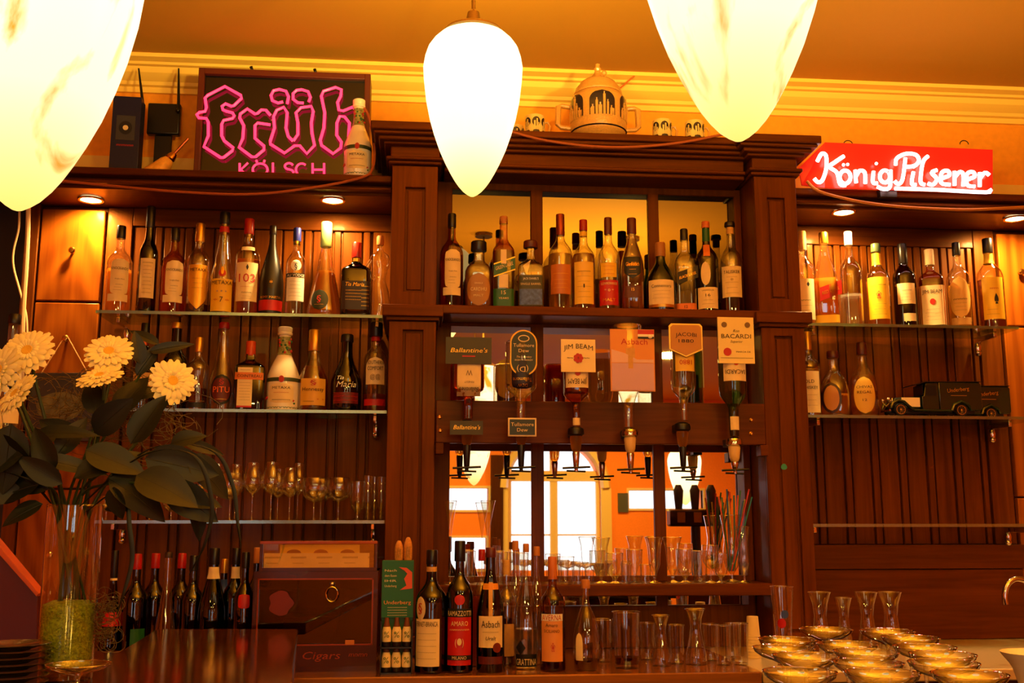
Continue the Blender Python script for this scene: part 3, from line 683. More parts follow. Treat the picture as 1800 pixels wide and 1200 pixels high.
pbottle('orange_liqueur_bottle', 'square dark orange liqueur bottle with orange cap and slanted label band', 436, 600, 52, Y2, Z2, 'square', sq=6, dr=1.0, g=BLACKG, liq=None, cap=ORANGEC, capz=.79,
    labels=[(.06, .60, .48, CREAM, 'rect', -.28), (.04, .065, .48, REDP, 'rect', -.28), (.43, .53, .92, ORANGEP, 'rect', -.02)], words=[('COINTREAU', .46, .040, 1.6, INK, 2)]+[('nnnnnnnn', z, .01, .7, GREYI, 0, {'cx': -.28}) for z in (.14, .18, .22, .26, .30, .34, .38)]+[('nnnnn', .56, .012, .6, INK, 0, {'cx': -.28})])
# white ceramic bottles painted with flowers
CER = mat('white_ceramic', (246, 236, 214), .2, coat=.5); CERG = mat('floral_glaze', (150, 150, 90), .35, var=.5, bscale=160)
def ceramic(px, ytop, wpx, Y, Z, text):
    x = W(px, 920-(Z-EYE)*F/Y, Y)[0]; H = W(px, ytop, Y)[1]-Z; R = wpx/2*Y/F
    pr = [(.92, 0), (1, .02), (1, .36), (.99, .42), (.80, .52), (.56, .62), (.42, .68), (.36, .76), (.37, .92)]
    t = thing('ceramic_bottle', text, 'bottle', (x, Y, Z))
    MB().lathe([(r*R, z*H) for r, z in pr], 30).build('ceramic_body', CER, t)
    MB().lathe([(.44*R, .90*H), (.47*R, .91*H), (.47*R, .93*H), (.42*R, .935*H), (.46*R, .95*H), (.46*R, .99*H), (.40*R, H)], 24).build('stopper', CER, t)
    S = Surf(pr, R, H, 2, 1, 0)
    MB().lathe([(interp(pr, z)*R+.0006, z*H) for z in (.66, .70, .75, .80, .88)], 26, capb=False, capt=False).build('painted_neck_band', CERG, t)
    fl = MB(); lf = MB(); rnd = random.Random(5)
    for k in range(34):
        a = rnd.uniform(-1.45, 1.45); z = rnd.choice([rnd.uniform(.05, .33), rnd.uniform(.68, .86)]); r = interp(pr, z)*R+.0012
        c = Vector((r*math.sin(a), -r*math.cos(a), z*H)); s = R*rnd.uniform(.06, .11)
        if abs(a) < .75 and .05 < z < .34: continue
        (fl if k % 2 else lf).sphere(c, s, 8, 5, (1, .35, 1))
    fl.build('painted_roses', REDI, t); lf.build('painted_leaves', GREENP, t)
    b1 = label_mesh(S, .34*H, .385*H, 1.5*R, 'rect', 0, .0009).build('painted_band', mat('green_band', (60, 74, 40), .4), t, smooth=60)
    label_mesh(S, .325*H, .405*H, .16*R, 'oval', 0, .0022).build('rosette', REDI, t)
    lb = label_mesh(S, .09*H, .315*H, .80*R, 'round', 0, .001).build('label', CREAM, t, smooth=60)
    m = MB(); print_text(m, S, 'METAXA', .25*H, .030*H, 1.1*R, 0, .0024); print_text(m, S, 'mnmnmn', .12*H, .016*H, 1.1*R, 0, .0024, shear=.3); m.build('lettering', INK, lb, smooth=0)
    m = MB(); print_text(m, S, 'nnnnnnnnnn', .205*H, .012*H, .9*R, 0, .0024); m.build('red_lettering', REDI, lb, smooth=0)
    m = MB(); print_text(m, S, 'vwvwvwvwv', .03*H, .028*H, 2.6*R, 0, .0014); m.build('painted_garland', GREENP, t, smooth=0)
    return t
ceramic(496, 575, 56, Y2, Z2, 'white ceramic brandy bottle with painted roses on the middle left glass shelf')
pbottle('cognac_bottle', 'amber cognac bottle with slanted yellow label and gold capsule', 549, 580, 52, Y2, Z2, 'bell', g=CLEAR, liq=L_RED, fill=.55, cap=GOLD, capz=.74,
    labels=[(.07, .39, .92, YELLOWP if False else mat('ochre_label', (222, 172, 62), .5), 'rect')], words=[('Hennessy', .24, .045, 1.45, INK, 0), ('nnnnn', .11, .016, .7, INK, 0, {'shear': .3, 'cx': -.3}), ('§', .32, .05, .4, REDI, 0), ('*  *', .12, .03, .5, REDI, 0, {'cx': .5})])
pbottle('liqueur_bottle', 'round-shouldered black coffee liqueur bottle with white script and red waves', 607, 588, 54, Y2, Z2, 'bell', g=BLACKG, liq=None, cap=DARK, capz=.90,
    labels=[(.10, .24, .88, mat('dark_red_label', (110, 16, 14), .4), 'rect')], words=[('Tia', .40, .05, .5, WHITE, -1, {'shear': .3, 'cx': -.4}), ('Maria', .305, .075, 1.25, WHITE, -1, {'shear': .3}), ('~~~', .17, .05, 1.6, REDI, 0), ('~~~', .12, .05, 1.6, REDI, 0)])
pbottle('liqueur_bottle', 'clear bottle with black cap, cream label and red foot band beside the left pillar', 658, 567, 42, Y2, Z2, 'shoulder', g=CLEAR, liq=L_RED, fill=.20, cap=DARK, capz=.84, capr=1.5, neck=(.79, .84, REDP),
    labels=[(.30, .60, .85, CREAM, 'arch'), (.07, .14, 1.0, REDP, 'rect')], words=[('SOUTHERN', .52, .040, 1.35, INK, 0), ('COMFORT', .455, .042, 1.3, INK, 0), ('@@', .36, .05, .8, GREYI, 0)])

# ---- centre upper shelf
Z3, Y3 = 2.106, 3.475
knock(793, 376, 42, Y3, Z3, 'whisky bottle with cream label against the left pillar on the centre shelf', liq=L_RED, fill=.56, g=AMBERG, cap=DARK)
pbottle('malt_bottle', 'squat decanter-shaped malt whisky bottle with round stopper and oval gold label', 841, 425, 50, Y3, Z3, 'squat', sq=4, dr=.6, liq=L_RED, fill=.66, cap=DARK, capz=.86, capr=1.7,
    labels=[(.05, .52, .82, mat('gold_oval_label', (150, 96, 22), .4, .3), 'oval')], words=[('CARDHU', .26, .05, 1.15, CREAM, 0), ('MALT', .18, .03, .7, CREAM, 0), ('SINGLE', .36, .022, .6, CREAM, 0)])
t = pbottle('square_whisky_bottle', 'tall square whisky bottle with slanted green label, third from left pillar', 885, 381, 40, Y3, Z3, 'long', sq=5, dr=1, liq=L_RED, fill=.62, g=AMBERG, cap=CORK, capz=.92, capr=1.1,
    labels=[(.03, .21, .92, GREENP, 'rect'), (.22, .36, .40, CREAM, 'rect'), (.47, .62, .26, CREAM, 'rect')], words=[('15', .15, .04, .4, CREAM, 0), ('YEARS', .10, .02, .9, CREAM, 0)])
H = W(885, 381, Y3)[1]-Z3; R = 20*Y3/F
lb = MB(); sl = .35
vs = [(x_*R*.96, -R*1.02, H*(.44+dz_)+x_*R*sl) for dz_ in (-.075, .075) for x_ in (-1, 1)]
lb.add(vs, [(0, 1, 3, 2)]); lo = lb.build('slanted_label', GREENP, t, smooth=0)
p, f = text_pts('GREEN LABEL', .038*H, 1.6*R); MB().add([(a, -R*1.03, H*.43+c+a*sl) for a, c in p], f).build('lettering', CREAM, lo, smooth=0)
MB().add([(x_*R*.96, -R*1.03, H*(.44+dz_)+x_*R*sl) for dz_ in (-.072, -.060) for x_ in (-1, 1)]+[(x_*R*.96, -R*1.03, H*(.44+dz_)+x_*R*sl) for dz_ in (.058, .070) for x_ in (-1, 1)], [(0, 1, 3, 2), (4, 5, 7, 6)]).build('gold_stripe', GOLD, lo, smooth=0)
t = pbottle('square_whiskey_bottle', 'square clear whiskey bottle with brown stopper and blue picture label', 933, 424, 46, Y3, Z3, 'square', sq=8, dr=1, liq=L_DRK, fill=.10, cap=mat('brown_stopper', (90, 30, 14), .4), capz=.90, capr=2.0,
    labels=[(.05, .48, .92, mat('olive_label', (60, 62, 30), .5), 'rect'), (.06, .28, .88, mat('blue_picture', (70, 96, 170), .5, var=.5, bscale=90), 'rect')], words=[("JACK DANIEL'S", .41, .030, 1.2, WHITE, 0), ('SINGLE BARREL', .335, .030, 1.6, CREAM, 0), ('__________', .47, .02, 1.8, CREAM, 0)])
tg = MB().add([(-.030, 0, .0), (-.004, 0, .020), (-.016, .001, -.030), (-.029, -.002, .001), (-.003, -.002, .021), (-.015, -.001, -.029)], [(0, 1, 2), (3, 4, 5), (0, 1, 4, 3), (1, 2, 5, 4), (2, 0, 3, 5)]).build('hang_tag', CREAM, t, smooth=0)
tg.location = (0, -.028, .150)
pbottle('whisky_bottle', 'pale amber whisky bottle with copper capsule, left of the yellow-labelled bottle', 986, 377, 44, Y3, Z3, 'round', liq=L_LAMB, fill=.58, cap=COPPER, capz=.78, capr=1.1,
    labels=[(.16, .46, .92, mat('copper_tint_label', (190, 110, 40), .45), 'rect')], words=[('nnnnnn', .36, .014, 1.2, GOLD, 0), ]+fine(.22, .30, 3, 1.2, GOLD))
pbottle('whisky_bottle', 'whisky bottle with tall yellow label and red and yellow cork, centre shelf', 1027, 387, 42, Y3, Z3, 'round', liq=L_RED, fill=.62, cap=REDC, capz=.88, neck=(.82, .87, YELLOWP),
    labels=[(.07, .52, .94, mat('yellow_cream_label', (238, 196, 70), .5), 'rect')], words=[('nnnnnnn', .41, .016, 1.1, INK, 0), ('1', .24, .04, .1, INK, 0)]+fine(.14, .36, 5, 1.2))
pbottle('whisky_bottle', 'whisky bottle with yellow upper label and red lower label, right of the yellow-labelled one', 1071, 383, 40, Y3, Z3, 'round', liq=L_LAMB, fill=.30, cap=mat('maroon_cap', (95, 25, 18), .4), capz=.82,
    labels=[(.06, .32, .97, REDP, 'rect'), (.35, .50, .75, YELLOWP, 'rect')], words=[('GLENMORANGIE', .27, .026, 1.5, CREAM, 0), ('* 0 *', .20, .026, .8, CREAM, 0), ('MALT', .10, .03, 1.1, GOLD, 0)]+fine(.38, .46, 3, 1.0, REDI, 1))
pbottle('malt_bottle', 'reddish three-sided malt bottle with dark shield label, left of the squat green bottle', 1113, 384, 42, Y3, Z3, 'sloping', sq=2.8, liq=L_RED, fill=.78, cap=REDC if False else mat('maroon_cap', (95, 25, 18), .4), capz=.83, capr=1.2,
    labels=[(.34, .57, .72, BLACKP, 'shield'), (.14, .26, .72, mat('brown_label', (90, 40, 18), .5), 'rect')], words=[('Glenfiddich', .47, .040, 1.15, GOLD, 0), ('15', .21, .03, .25, GOLD, 1)]+fine(.38, .43, 2, .7, GOLD))
pbottle('squat_green_bottle', 'squat green whisky bottle with wide cream label on the centre shelf', 1163, 427, 54, Y3, Z3, 'decant', g=GREENG, liq=liquid('green_spirit', (.05, .35, .05), .3), fill=.5, cap=mat('ochre_cap', (170, 110, 50), .45), capz=.80, capr=1.15,
    labels=[(.06, .44, .98, CREAM, 'rect'), (.06, .10, .98, GOLD, 'rect')], words=[('Connemara', .33, .045, 1.35, INK, 0), ]+fine(.18, .28, 3, 1.2))
t = pbottle('square_whisky_bottle', 'square clear whisky bottle with slanted black label, behind the squat green bottle', 1206, 403, 40, Y3+.01, Z3, 'round', sq=4, dr=1, liq=None, cap=DARK, capz=.86,
    labels=[(.04, .11, .95, ORANGEP, 'rect')], words=[('12', .055, .03, .3, INK, 0)])
H = W(1206, 403, Y3)[1]-Z3; R = 20*Y3/F
lo = MB().add([(x_*R*.96, -R*1.02, H*(.44+dz_)+x_*R*sl) for dz_ in (-.07, .07) for x_ in (-1, 1)], [(0, 1, 3, 2)]).build('slanted_label', BLACKP, t, smooth=0)
p, f = text_pts('BLACK LABEL', .032*H, 1.6*R); MB().add([(a, -R*1.03, H*.42+c+a*sl) for a, c in p], f).build('lettering', GOLD, lo, smooth=0)
pbottle('malt_bottle', 'dark malt bottle with orange-topped stopper and oval neck label on the centre shelf', 1245, 390, 42, Y3, Z3, 'round', g=BROWNG, liq=L_DRK, fill=.5, cap=mat('orange_top', (215, 110, 50), .5), capz=.93, neck=(.78, .92, GREENP),
    labels=[(.045, .27, .98, CREAM, 'rect'), (.29, .54, .42, CREAM, 'oval', -.15), (.60, .74, .28, ORANGEP, 'rect')], words=[('LAGAVULIN', .23, .014, 1.0, INK, 0), ('16', .17, .03, .4, INK, 0)]+fine(.09, .13, 2, 1.0))
pbottle('malt_bottle', 'clear-necked malt bottle with large cream label, rightmost on the centre shelf', 1288, 391, 42, Y3, Z3, 'round', g=CLEAR, liq=L_DRK, fill=.22, cap=DARK, capz=.95, neck=(.87, .94, TAN), capr=1.5,
    labels=[(.17, .50, .96, CREAM, 'rect')], words=[('TALISKER', .42, .034, 1.4, INK, 0), ('*', .32, .05, .25, GREYI, 0)]+fine(.21, .38, 4, 1.1))

# ---- upper right shelf
Z4, Y4 = 2.09, 3.585
pbottle('spirit_bottle', 'bottle with green-printed cream label half hidden by the right pillar', 1417, 407, 40, Y4, Z4, 'round', liq=None, cap=TAN, capz=.80, labels=[(.06, .48, .97, CREAM, 'rect')], words=[('◆', .40, .04, .25, INK, 0, {'cx': .3}), ('nnnn', .25, .02, .9, GREENP, 0), ]+fine(.10, .20, 3, 1.1, GREENP))
t = pbottle('square_whisky_bottle', 'square whisky bottle with slanted red label glaring under the right spot lamp', 1455, 409, 44, Y4, Z4, 'sloping', sq=5, liq=L_AMB, fill=.50, cap=GOLD, capz=.88,
    labels=[(.03, .11, .95, YELLOWP, 'rect')])
H = W(1455, 409, Y4)[1]-Z4; R = 22*Y4/F
lo = MB().add([(x_*R*.96, -R*1.02, H*(.36+dz_)+x_*R*sl) for dz_ in (-.07, .07) for x_ in (-1, 1)], [(0, 1, 3, 2)]).build('slanted_label', REDP, t, smooth=0)
p, f = text_pts('RED LABEL', .034*H, 1.5*R); MB().add([(a, -R*1.03, H*.345+c+a*sl) for a, c in p], f).build('lettering', GOLD, lo, smooth=0)
pbottle('vodka_bottle', 'clear glass spirit bottle without label, gleaming under the right spot lamp', 1499, 408, 42, Y4, Z4, 'round', liq=L_CLR, fill=.34, cap=WHITE, capz=.86)
pbottle('bourbon_bottle', 'bourbon bottle with yellow label and red roses, green and yellow neck', 1547, 429, 44, Y4, Z4, 'shoulder', liq=L_AMB, fill=.55, cap=mat('green_cap', (70, 86, 50), .4), capz=.90, neck=(.74, .88, YELLOWP),
    labels=[(.09, .58, .96, YELLOWP, 'rect')], words=[('❀', .33, .08, .4, REDI, 0), ('nnnnnnnn', .48, .016, 1.2, INK, 0), ]+fine(.14, .26, 3, 1.1))
pbottle('whiskey_bottle', 'black-capped whiskey bottle with square cream label, right of the yellow bourbon', 1594, 429, 42, Y4, Z4, 'long', liq=L_DRK, g=BROWNG, fill=.6, cap=DARK, capz=.76,
    labels=[(.27, .51, .82, CREAM, 'rect', .12), (.07, .16, .55, CREAM, 'rect', .3)], words=[('nnnnnn', .42, .016, .8, INK, 0, {'cx': .12})]+fine(.31, .38, 3, .8))
pbottle('bourbon_bottle', 'square bourbon bottle with cream cap and red seal on its cream label', 1641, 439, 46, Y4, Z4, 'square', sq=4, liq=L_DRK, g=AMBERG, fill=.6, cap=CREAM, capz=.80, capr=1.3,
    labels=[(.03, .52, .95, CREAM, 'rect')], words=[('JIM BEAM', .42, .045, 1.5, INK, 0), ('●', .28, .07, .42, REDI, 0)]+fine(.09, .22, 4, 1.2))
pbottle('whiskey_bottle', 'whiskey bottle with large oval tan label, between square bourbon and yellow-labelled bottle', 1690, 427, 42, Y4, Z4, 'round', liq=L_LAMB, fill=.50, cap=DARK, capz=.85,
    labels=[(.12, .58, .98, mat('ochre_oval', (226, 180, 90), .5), 'oval'), (.04, .12, .9, TAN, 'rect')], words=[('nnnnn', .32, .022, 1.1, INK, 0, {'shear': .2})]+fine(.2, .28, 3, 1.0))
pbottle('whiskey_bottle', 'whiskey bottle with bright yellow label and yellow neck at the right shelf end', 1746, 420, 48, Y4, Z4, 'round', liq=L_DRK, fill=.54, cap=DARK, capz=.84, capr=1.2, neck=(.72, .83, YELLOWP),
    labels=[(.10, .55, .85, YELLOWP, 'rect', .15)], words=[('nnnn', .42, .022, .6, REDI, 0, {'cx': .2}), ('♠', .28, .08, .3, INK, 0, {'cx': .3}), ]+fine(.15, .2, 2, .9))
# ---- lower right shelf
Z5 = 1.77
pbottle('whiskey_bottle', 'pale whiskey bottle with cream label half hidden by the right pillar, beside oval-window bottle', 1425, 583, 42, Y4, Z5, 'round', liq=L_LAMB, fill=.55, cap=GOLD, capz=.78, labels=[(.04, .52, .97, CREAM, 'rect')], words=[('OLD', .38, .04, .8, INK, 0), ('WHISKEY', .31, .036, 1.4, INK, 0)]+fine(.12, .24, 3, 1.2))
pbottle('flask_bottle', 'three-sided flask bottle with dark-rimmed oval label and dark stopper', 1469, 617, 52, Y4, Z5, 'decant', sq=2.6, liq=L_AMB, fill=.34, cap=mat('dark_red_stopper', (80, 25, 15), .35), capz=.89, capr=1.35,
    labels=[(.04, .50, .68, mat('dark_brown_label', (52, 18, 10), .4), 'oval', -.25), (.08, .46, .52, mat('antique_gold', (190, 130, 60), .5), 'oval', -.25)])
pbottle('whisky_bottle', 'round whisky bottle with gold oval label and red-brown stopper, left of the toy van', 1521, 602, 50, Y4, Z5, 'decant', liq=L_AMB, fill=.55, cap=mat('dark_red_stopper', (80, 25, 15), .35), capz=.83, capr=1.2,
    labels=[(.04, .52, .80, mat('ochre_label', (222, 172, 62), .5), 'oval')], words=[('CHIVAS', .37, .035, 1.1, INK, 0), ('REGAL', .30, .035, 1.0, INK, 0), ('12', .20, .03, .3, INK, 0)])

# ---- bottles on the back counter (middle)
YC = 3.03
pbottle('herb_liqueur_bottle', 'dark green herb bitter bottle with tan label, right of the green paper dispenser', 757, 966, 54, YC, CT, 'round', g=DGREENG, liq=liquid('black_green_spirit', (.02, .05, .01), .15), fill=.5, cap=DARK, capz=.88, neck=(.82, .86, TAN),
    labels=[(.06, .44, .85, CREAM, 'rect', -.3), (.43, .62, .36, mat('medal_cream', (220, 200, 150), .5), 'oval', -.72)], words=[('FERNET-BRANCA', .38, .04, 1.4, INK, 0, {'cx': -.3}), ('§', .50, .07, .3, REDI, 1, {'cx': -.72})]+[('nnnnnnnnnnn', z, .008, 1.2, GREYI, 0, {'cx': -.3}) for z in (.12, .17, .22, .27, .32)])
pbottle('herb_liqueur_bottle', 'dark herb bitter bottle with large red label lettered AMARO', 807, 950, 47, YC, CT, 'round', g=BLACKG, liq=None, cap=DARK, capz=.84, capr=1.25,
    labels=[(.06, .42, .97, REDP, 'rect'), (.42, .485, .97, BLACKP, 'rect'), (.51, .59, .36, REDP, 'oval'), (.10, .135, .97, BLACKP, 'rect')], words=[('RAMAZZOTTI', .43, .038, 1.75, CREAM, 1), ('AMARO', .355, .036, 1.2, CREAM, 0), ('nnnnnnnnn', .32, .016, 1.4, CREAM, 0), ('MILANO', .105, .024, 1.0, CREAM, 3), ('(●)', .21, .05, .6, CREAM, 0)])
pbottle('brandy_bottle', 'brandy bottle with cream label, tan neck strip and round seal', 862, 962, 48, YC, CT, 'sloping', g=BLACKG, liq=None, cap=mat('maroon_cap', (95, 25, 18), .4), capz=.92,
    labels=[(.20, .45, .95, CREAM, 'rect'), (.07, .13, .97, mat('maroon_label', (90, 22, 16), .5), 'rect'), (.45, .72, .14, TAN, 'rect'), (.66, .71, .60, mat('gold_band', (220, 140, 30), .4), 'rect'), (.16, .24, .30, COPPER, 'oval', .45)], words=[('Asbach', .36, .055, 1.3, INK, 0), ('Uralt', .26, .03, .7, INK, 0, {'shear': .2}), ('nnnnnnnnn', .32, .01, 1.1, GREYI, 0)])
pbottle('grappa_bottle', 'tall clear grappa bottle with long neck and dark diamond label', 925, 955, 44, YC+.03, CT, 'bulb', g=CLEAR, liq=L_CLR, fill=.32, cap=CORK, capz=.93,
    labels=[(.03, .13, .92, BLACKP, 'rect'), (.12, .24, .40, BLACKP, 'dia', -.45)], words=[('GRATTINA', .045, .05, 1.6, CREAM, 0)])
pbottle('herb_liqueur_bottle', 'amber bottle with orange label and red capitals, right end of the front bottles', 972, 978, 44, YC, CT, 'round', g=AMBERG, liq=L_DRK, fill=.52, cap=mat('orange_brown_cap', (200, 110, 50), .45), capz=.80, neck=None,
    labels=[(.09, .44, .92, mat('peach_label', (225, 150, 80), .5), 'rect', -.1), (.44, .50, .92, WHITE, 'rect', -.1)], words=[('AVERNA', .445, .05, 1.5, REDI, 1, {'cx': -.1}), ('Amaro', .39, .03, .9, INK, 0, {'cx': -.1}), ('SICILIANO', .34, .026, 1.2, INK, 0, {'cx': -.1}), ('❀', .18, .07, .3, REDI, 0)])
pbottle('grappa_bottle', 'clear pear-shaped bottle with cork, right of the orange-labelled bottle', 1031, 1018, 48, YC, CT, 'bulb', g=CLEAR, liq=L_DRK, fill=.12, cap=CORK, capz=.90, capr=1.4, labels=[(.12, .42, .28, CREAM, 'arch', -.55)])
pbottle('syrup_bottle', 'clear bottle with red cap standing behind the brandy bottle', 846, 965, 34, 3.14, CT, 'round', g=CLEAR, liq=L_RED, fill=.6, cap=REDC, capz=.90)
pbottle('syrup_bottle', 'bottle with pale cork and white neck label, behind and between brandy and grappa', 890, 984, 34, 3.14, CT, 'round', g=CLEAR, liq=L_DRK, fill=.45, cap=TAN, capz=.86, labels=[(.1, .4, .8, TAN, 'rect')])
pbottle('clear_bottle', 'slim clear bottle with glass stopper, left of two corked ones behind the grappa', 906, 950, 32, 3.16, CT, 'bulb', g=CLEAR, liq=None, cap=CORK, capz=.92, capr=1.6)
pbottle('clear_bottle', 'slim clear corked bottle directly behind the orange-labelled bottle neck', 944, 960, 32, 3.16, CT, 'bulb', g=CLEAR, liq=None, cap=CORK, capz=.92, capr=1.6)
# ---- dark bottles on the counter (left)
YD = 3.22
GB = mat('green_glass_body', (20, 60, 25), .12, coat=1)
row = [(192, 967, 40, 'cone', BROWNG, L_DRK, DARK, 'cola-shaped bottle with red band, leftmost of the dark counter bottles', [(.35, .47, .95, REDP, 'rect')], YD),
 (232, 973, 42, 'round', BLACKG, None, REDC, 'black bottle with red cap and green label corner beside the cola-shaped bottle', [(.10, .34, .6, GREENP, 'rect', .4)], YD),
 (265, 972, 40, 'round', BROWNG, None, REDC, 'brown bottle with red cap, behind the tall clear carafe', [], YD+.1),
 (312, 972, 40, 'round', BROWNG, None, REDC, 'brown red-capped bottle just right of the tall clear carafe', [], YD+.1),
 (333, 976, 40, 'round', BLACKG, None, DARK, 'black bottle left of the bright green bottle on the counter', [(.05, .2, .6, TAN, 'round', .2)], YD),
 (369, 963, 46, 'sloping', GREENG, liquid('green_spirit', (.05, .35, .05), .3), DARK, 'bright green bottle with pale neck label on the counter', [(.03, .22, .5, TAN, 'arch')], YD-.03),
 (388, 982, 34, 'round', BLACKG, None, GOLD, 'gold-capped dark bottle with blue neck label', [(.62, .80, .5, BLUEP, 'rect')], YD+.1),
 (408, 963, 40, 'round', DGREENG, None, DARK, 'dark green bottle with pale neck label left of the cigar cabinet', [(.10, .26, .6, REDP, 'rect')], YD),
 (425, 970, 38, 'round', BLACKG, None, DARK, 'black bottle with red seal beside the cigar cabinet', [(.52, .64, .5, REDP, 'round')], YD-.08),
 (446, 962, 36, 'round', BLACKG, None, CORK, 'corked dark bottle partly behind the cigar cabinet', [], YD+.12)]
for px, yt, wp, pf, g_, lq, cp_, tx, lb_, yy in row:
    nk = (.74, .84, CREAM) if ('pale neck' in tx or px in (192,)) else None
    pbottle('counter_bottle', tx, px, yt, wp, yy, CT, pf, g=g_, liq=lq, fill=.5 if lq else 0, cap=cp_, labels=lb_, neck=nk, capz=.86 if pf == 'round' else None)
pbottle('tall_carafe', 'tall clear stoppered carafe between red-capped bottles on the counter', 287, 970, 46, YD-.08, CT, 'cone', g=CLEAR, liq=None, cap=mat('smoke_stopper', (60, 45, 35), .2), capz=.95)
# far left bottle on the dark panel
pbottle('gin_bottle', 'clear bottle with round blue label cut by the left picture edge', 8, 552, 50, 2.9, 1.62, 'shoulder', g=CLEAR, liq=None, cap=DARK, capz=.92, labels=[(.35, .60, .8, WHITE, 'oval'), (.40, .55, .6, BLUEP, 'oval'), (.12, .3, .8, CREAM, 'rect')])
x8 = W(8, 760, 2.9)[0]
t = thing('side_shelf', 'small dark shelf bracketed at the left edge behind the daisies', 'shelf', (x8, 2.9, 1.60))
MB().box(-.12, .07, -.06, .06, 0, .02).box(-.12, -.09, -.05, .05, -.55, 0).build('board', WDm, t)
MB().box(-.12, -.09, -.05, .05, -.546, -.55).build('foot', WDm, t)
# ================================================================== OPTIC RAIL (upside-down bottles with measures)
YR = 3.375
zr0, zr1 = W(1040, 780, YR)[1], W(1040, 706, YR)[1]
t = thing('optic_rail', 'dark wooden board across the mirror bay that carries the upside-down bottles', 'rail', (.61, YR, zr0))
PC(MB().box(.0695, 1.1475, YR, YR+.022, zr0, zr1), 'board', WZm if False else wood('rail_wood', (.055, .012, .005), (.13, .034, .011), 'x', rough=.3), t, bevel=.003)
for a, b in ((.0695, .095), (1.122, 1.1475)):
    PC(MB().box(a, b, YR-.02, YR+.03, zr0-.036, zr0-.001), 'support_block', WXm, t, bevel=.002)
for px, py in ((773, 733), (774, 757), (1320, 738), (1320, 762)):
    x, z = W(px, py, YR); PC(MB().lathe([(.0065, 0), (.0065, -.002), (.003, -.004), (0, -.0035)], 14, (x, YR, z), axis='y'), 'screw', BRASS, t)
YO = 3.305
CHAMB = liquid('chamber_spirit', (.92, .55, .16), .35)
def sign_panel(par, px0, px1, py0, py1, Y, m, name='sign', shape='rect', th=.004, frame=None, nm='sign'):
    """flat signboard hung at its own place; returns (object, centre x, centre z, half w, half h) in parent space"""
    x0, z1 = W(px0, py0, Y); x1, z0 = W(px1, py1, Y); o = par.location
    hw, hh = (x1-x0)/2, (z1-z0)/2; cx, cz = (x0+x1)/2-o.x, (z0+z1)/2-o.z; y = Y-o.y
    if shape == 'rect': poly = [(-hw, -hh), (hw, -hh), (hw, hh), (-hw, hh)]
    elif shape == 'stadium': poly = [(hw*math.cos(a), (hh-hw)*(1 if math.sin(a) >= 0 else -1)+hw*math.sin(a)) for a in [2*PI*i/32+.001 for i in range(32)]]
    elif shape == 'shield': poly = [(-hw, -hh*.55), (0, -hh), (hw, -hh*.55), (hw, hh*.85), (hw*.85, hh), (-hw*.85, hh), (-hw, hh*.85)]
    if frame:
        MB().prism([(cx+a*1.0, cz+b*1.0) for a, b in poly], y-.001, y+th).build('sign_frame', frame, par, bevel=.001)
        poly = [(a*(1-.005/hw), b*(1-.005/hh)) for a, b in poly]; y -= .0025
    s = MB().prism([(cx+a, cz+b) for a, b in poly], y-.0012, y+th).build(nm, m, par, smooth=0)
    return s, cx, cz, hw, hh, y-.0024
def optic(px, neck_py, text, collar, spout, lev_py, low_sign=None):
    x, _ = W(px, 740, YO); zt_ = W(px, neck_py, YO)[1]; zb = W(px, lev_py, YO)[1]; H = zt_-zb
    t = thing('optic_measure', text, 'spirit dispenser', (x, YO, zt_))
    MB().lathe([(.013, .0), (.024, -.006), (.026, -.014), (.026, -.024), (.020, -.028)], 24).build('collar', collar, t)
    MB().box(-.016, .016, .018, YR-YO+.001, -.028, -.004).build('mounting_clip', BLACK, t, bevel=.001)
    MB().lathe([(.018, -.029), (.019, -.036), (.016, -.066), (.013, -.074), (.010, -.078)], 22).build('measure_chamber', CHAMB if spout != 'cream' else mat('cream_plastic', (226, 190, 120), .35), t)
    sp = MB().lathe([(.011, -.078), (.012, -.084), (.009, -H+.014), (.006, -H+.004), (.006, -H-.004)], 18)
    sp.build('spout', SILVER if spout in ('chrome', 'cream') else BLACK, t)
    MB().tube([(-.044, -.004, -H+.006), (.044, -.004, -H+.010)], .0035, 8).tube([(-.03, .004, -H-.002), (.03, .004, -H-.004)], .0030, 8).build('lever_bar', BLACK, t)
    return t
def inv_bottle(px, top_py, neck_py, wpx, text, prof, **k):
    x, _ = W(px, 740, YO); zt_ = W(px, top_py, YO)[1]; zb = W(px, neck_py, YO)[1]+.004
    b = bottle('optic_bottle', text, 'bottle', x, YO, zt_, zt_-zb, wpx/2*YO/F, prof, cap=None, tw=0, **k)
    b.rotation_euler = (0, PI, 0); return b
DG = mat('dark_green_sign', (62, 60, 32), .5); 
# 1
inv_bottle(823, 600, 737, 56, 'upside-down amber whisky bottle with cream label under the green script sign', 'square', sq=3.5, dr=.8, liq=L_RED, g=AMBERG, fill=.97, capz=.985,
    labels=[(.28, .72, .74, CREAM, 'rect')], words=[("Ballantine's", .62, .055, 1.2, INK, 0, {'shear': .25}), ('FINEST', .54, .025, .6, GREYI, 0), ('W', .40, .07, .4, GREYI, 0)])
t = optic(821, 738, 'optic measure with black spout under the first upside-down bottle from the left', BLACK, 'black', 826)
s, cx, cz, hw, hh, y = sign_panel(t, 784, 864, 592, 640, YO-.045, DG)
sub(flat_text(MB(), "Ballantine's", cx, cz-.006, y, .014, hw*1.6, shear=.3), 'lettering', GOLD, s, 0, smooth=0)
sub(MB().box(cx-.02, cx+.02, y-.0002, y+.0002, cz-.020, cz-.016), 'red_stroke', REDI, s, 0)
MB().box(cx-.006, cx+.006, y+.006, y+.040, cz-.030, cz-.024).build('sign_bracket', BLACK, t)
s, cx, cz, hw, hh, y = sign_panel(t, 791, 849, 739, 764, YO-.032, DG)
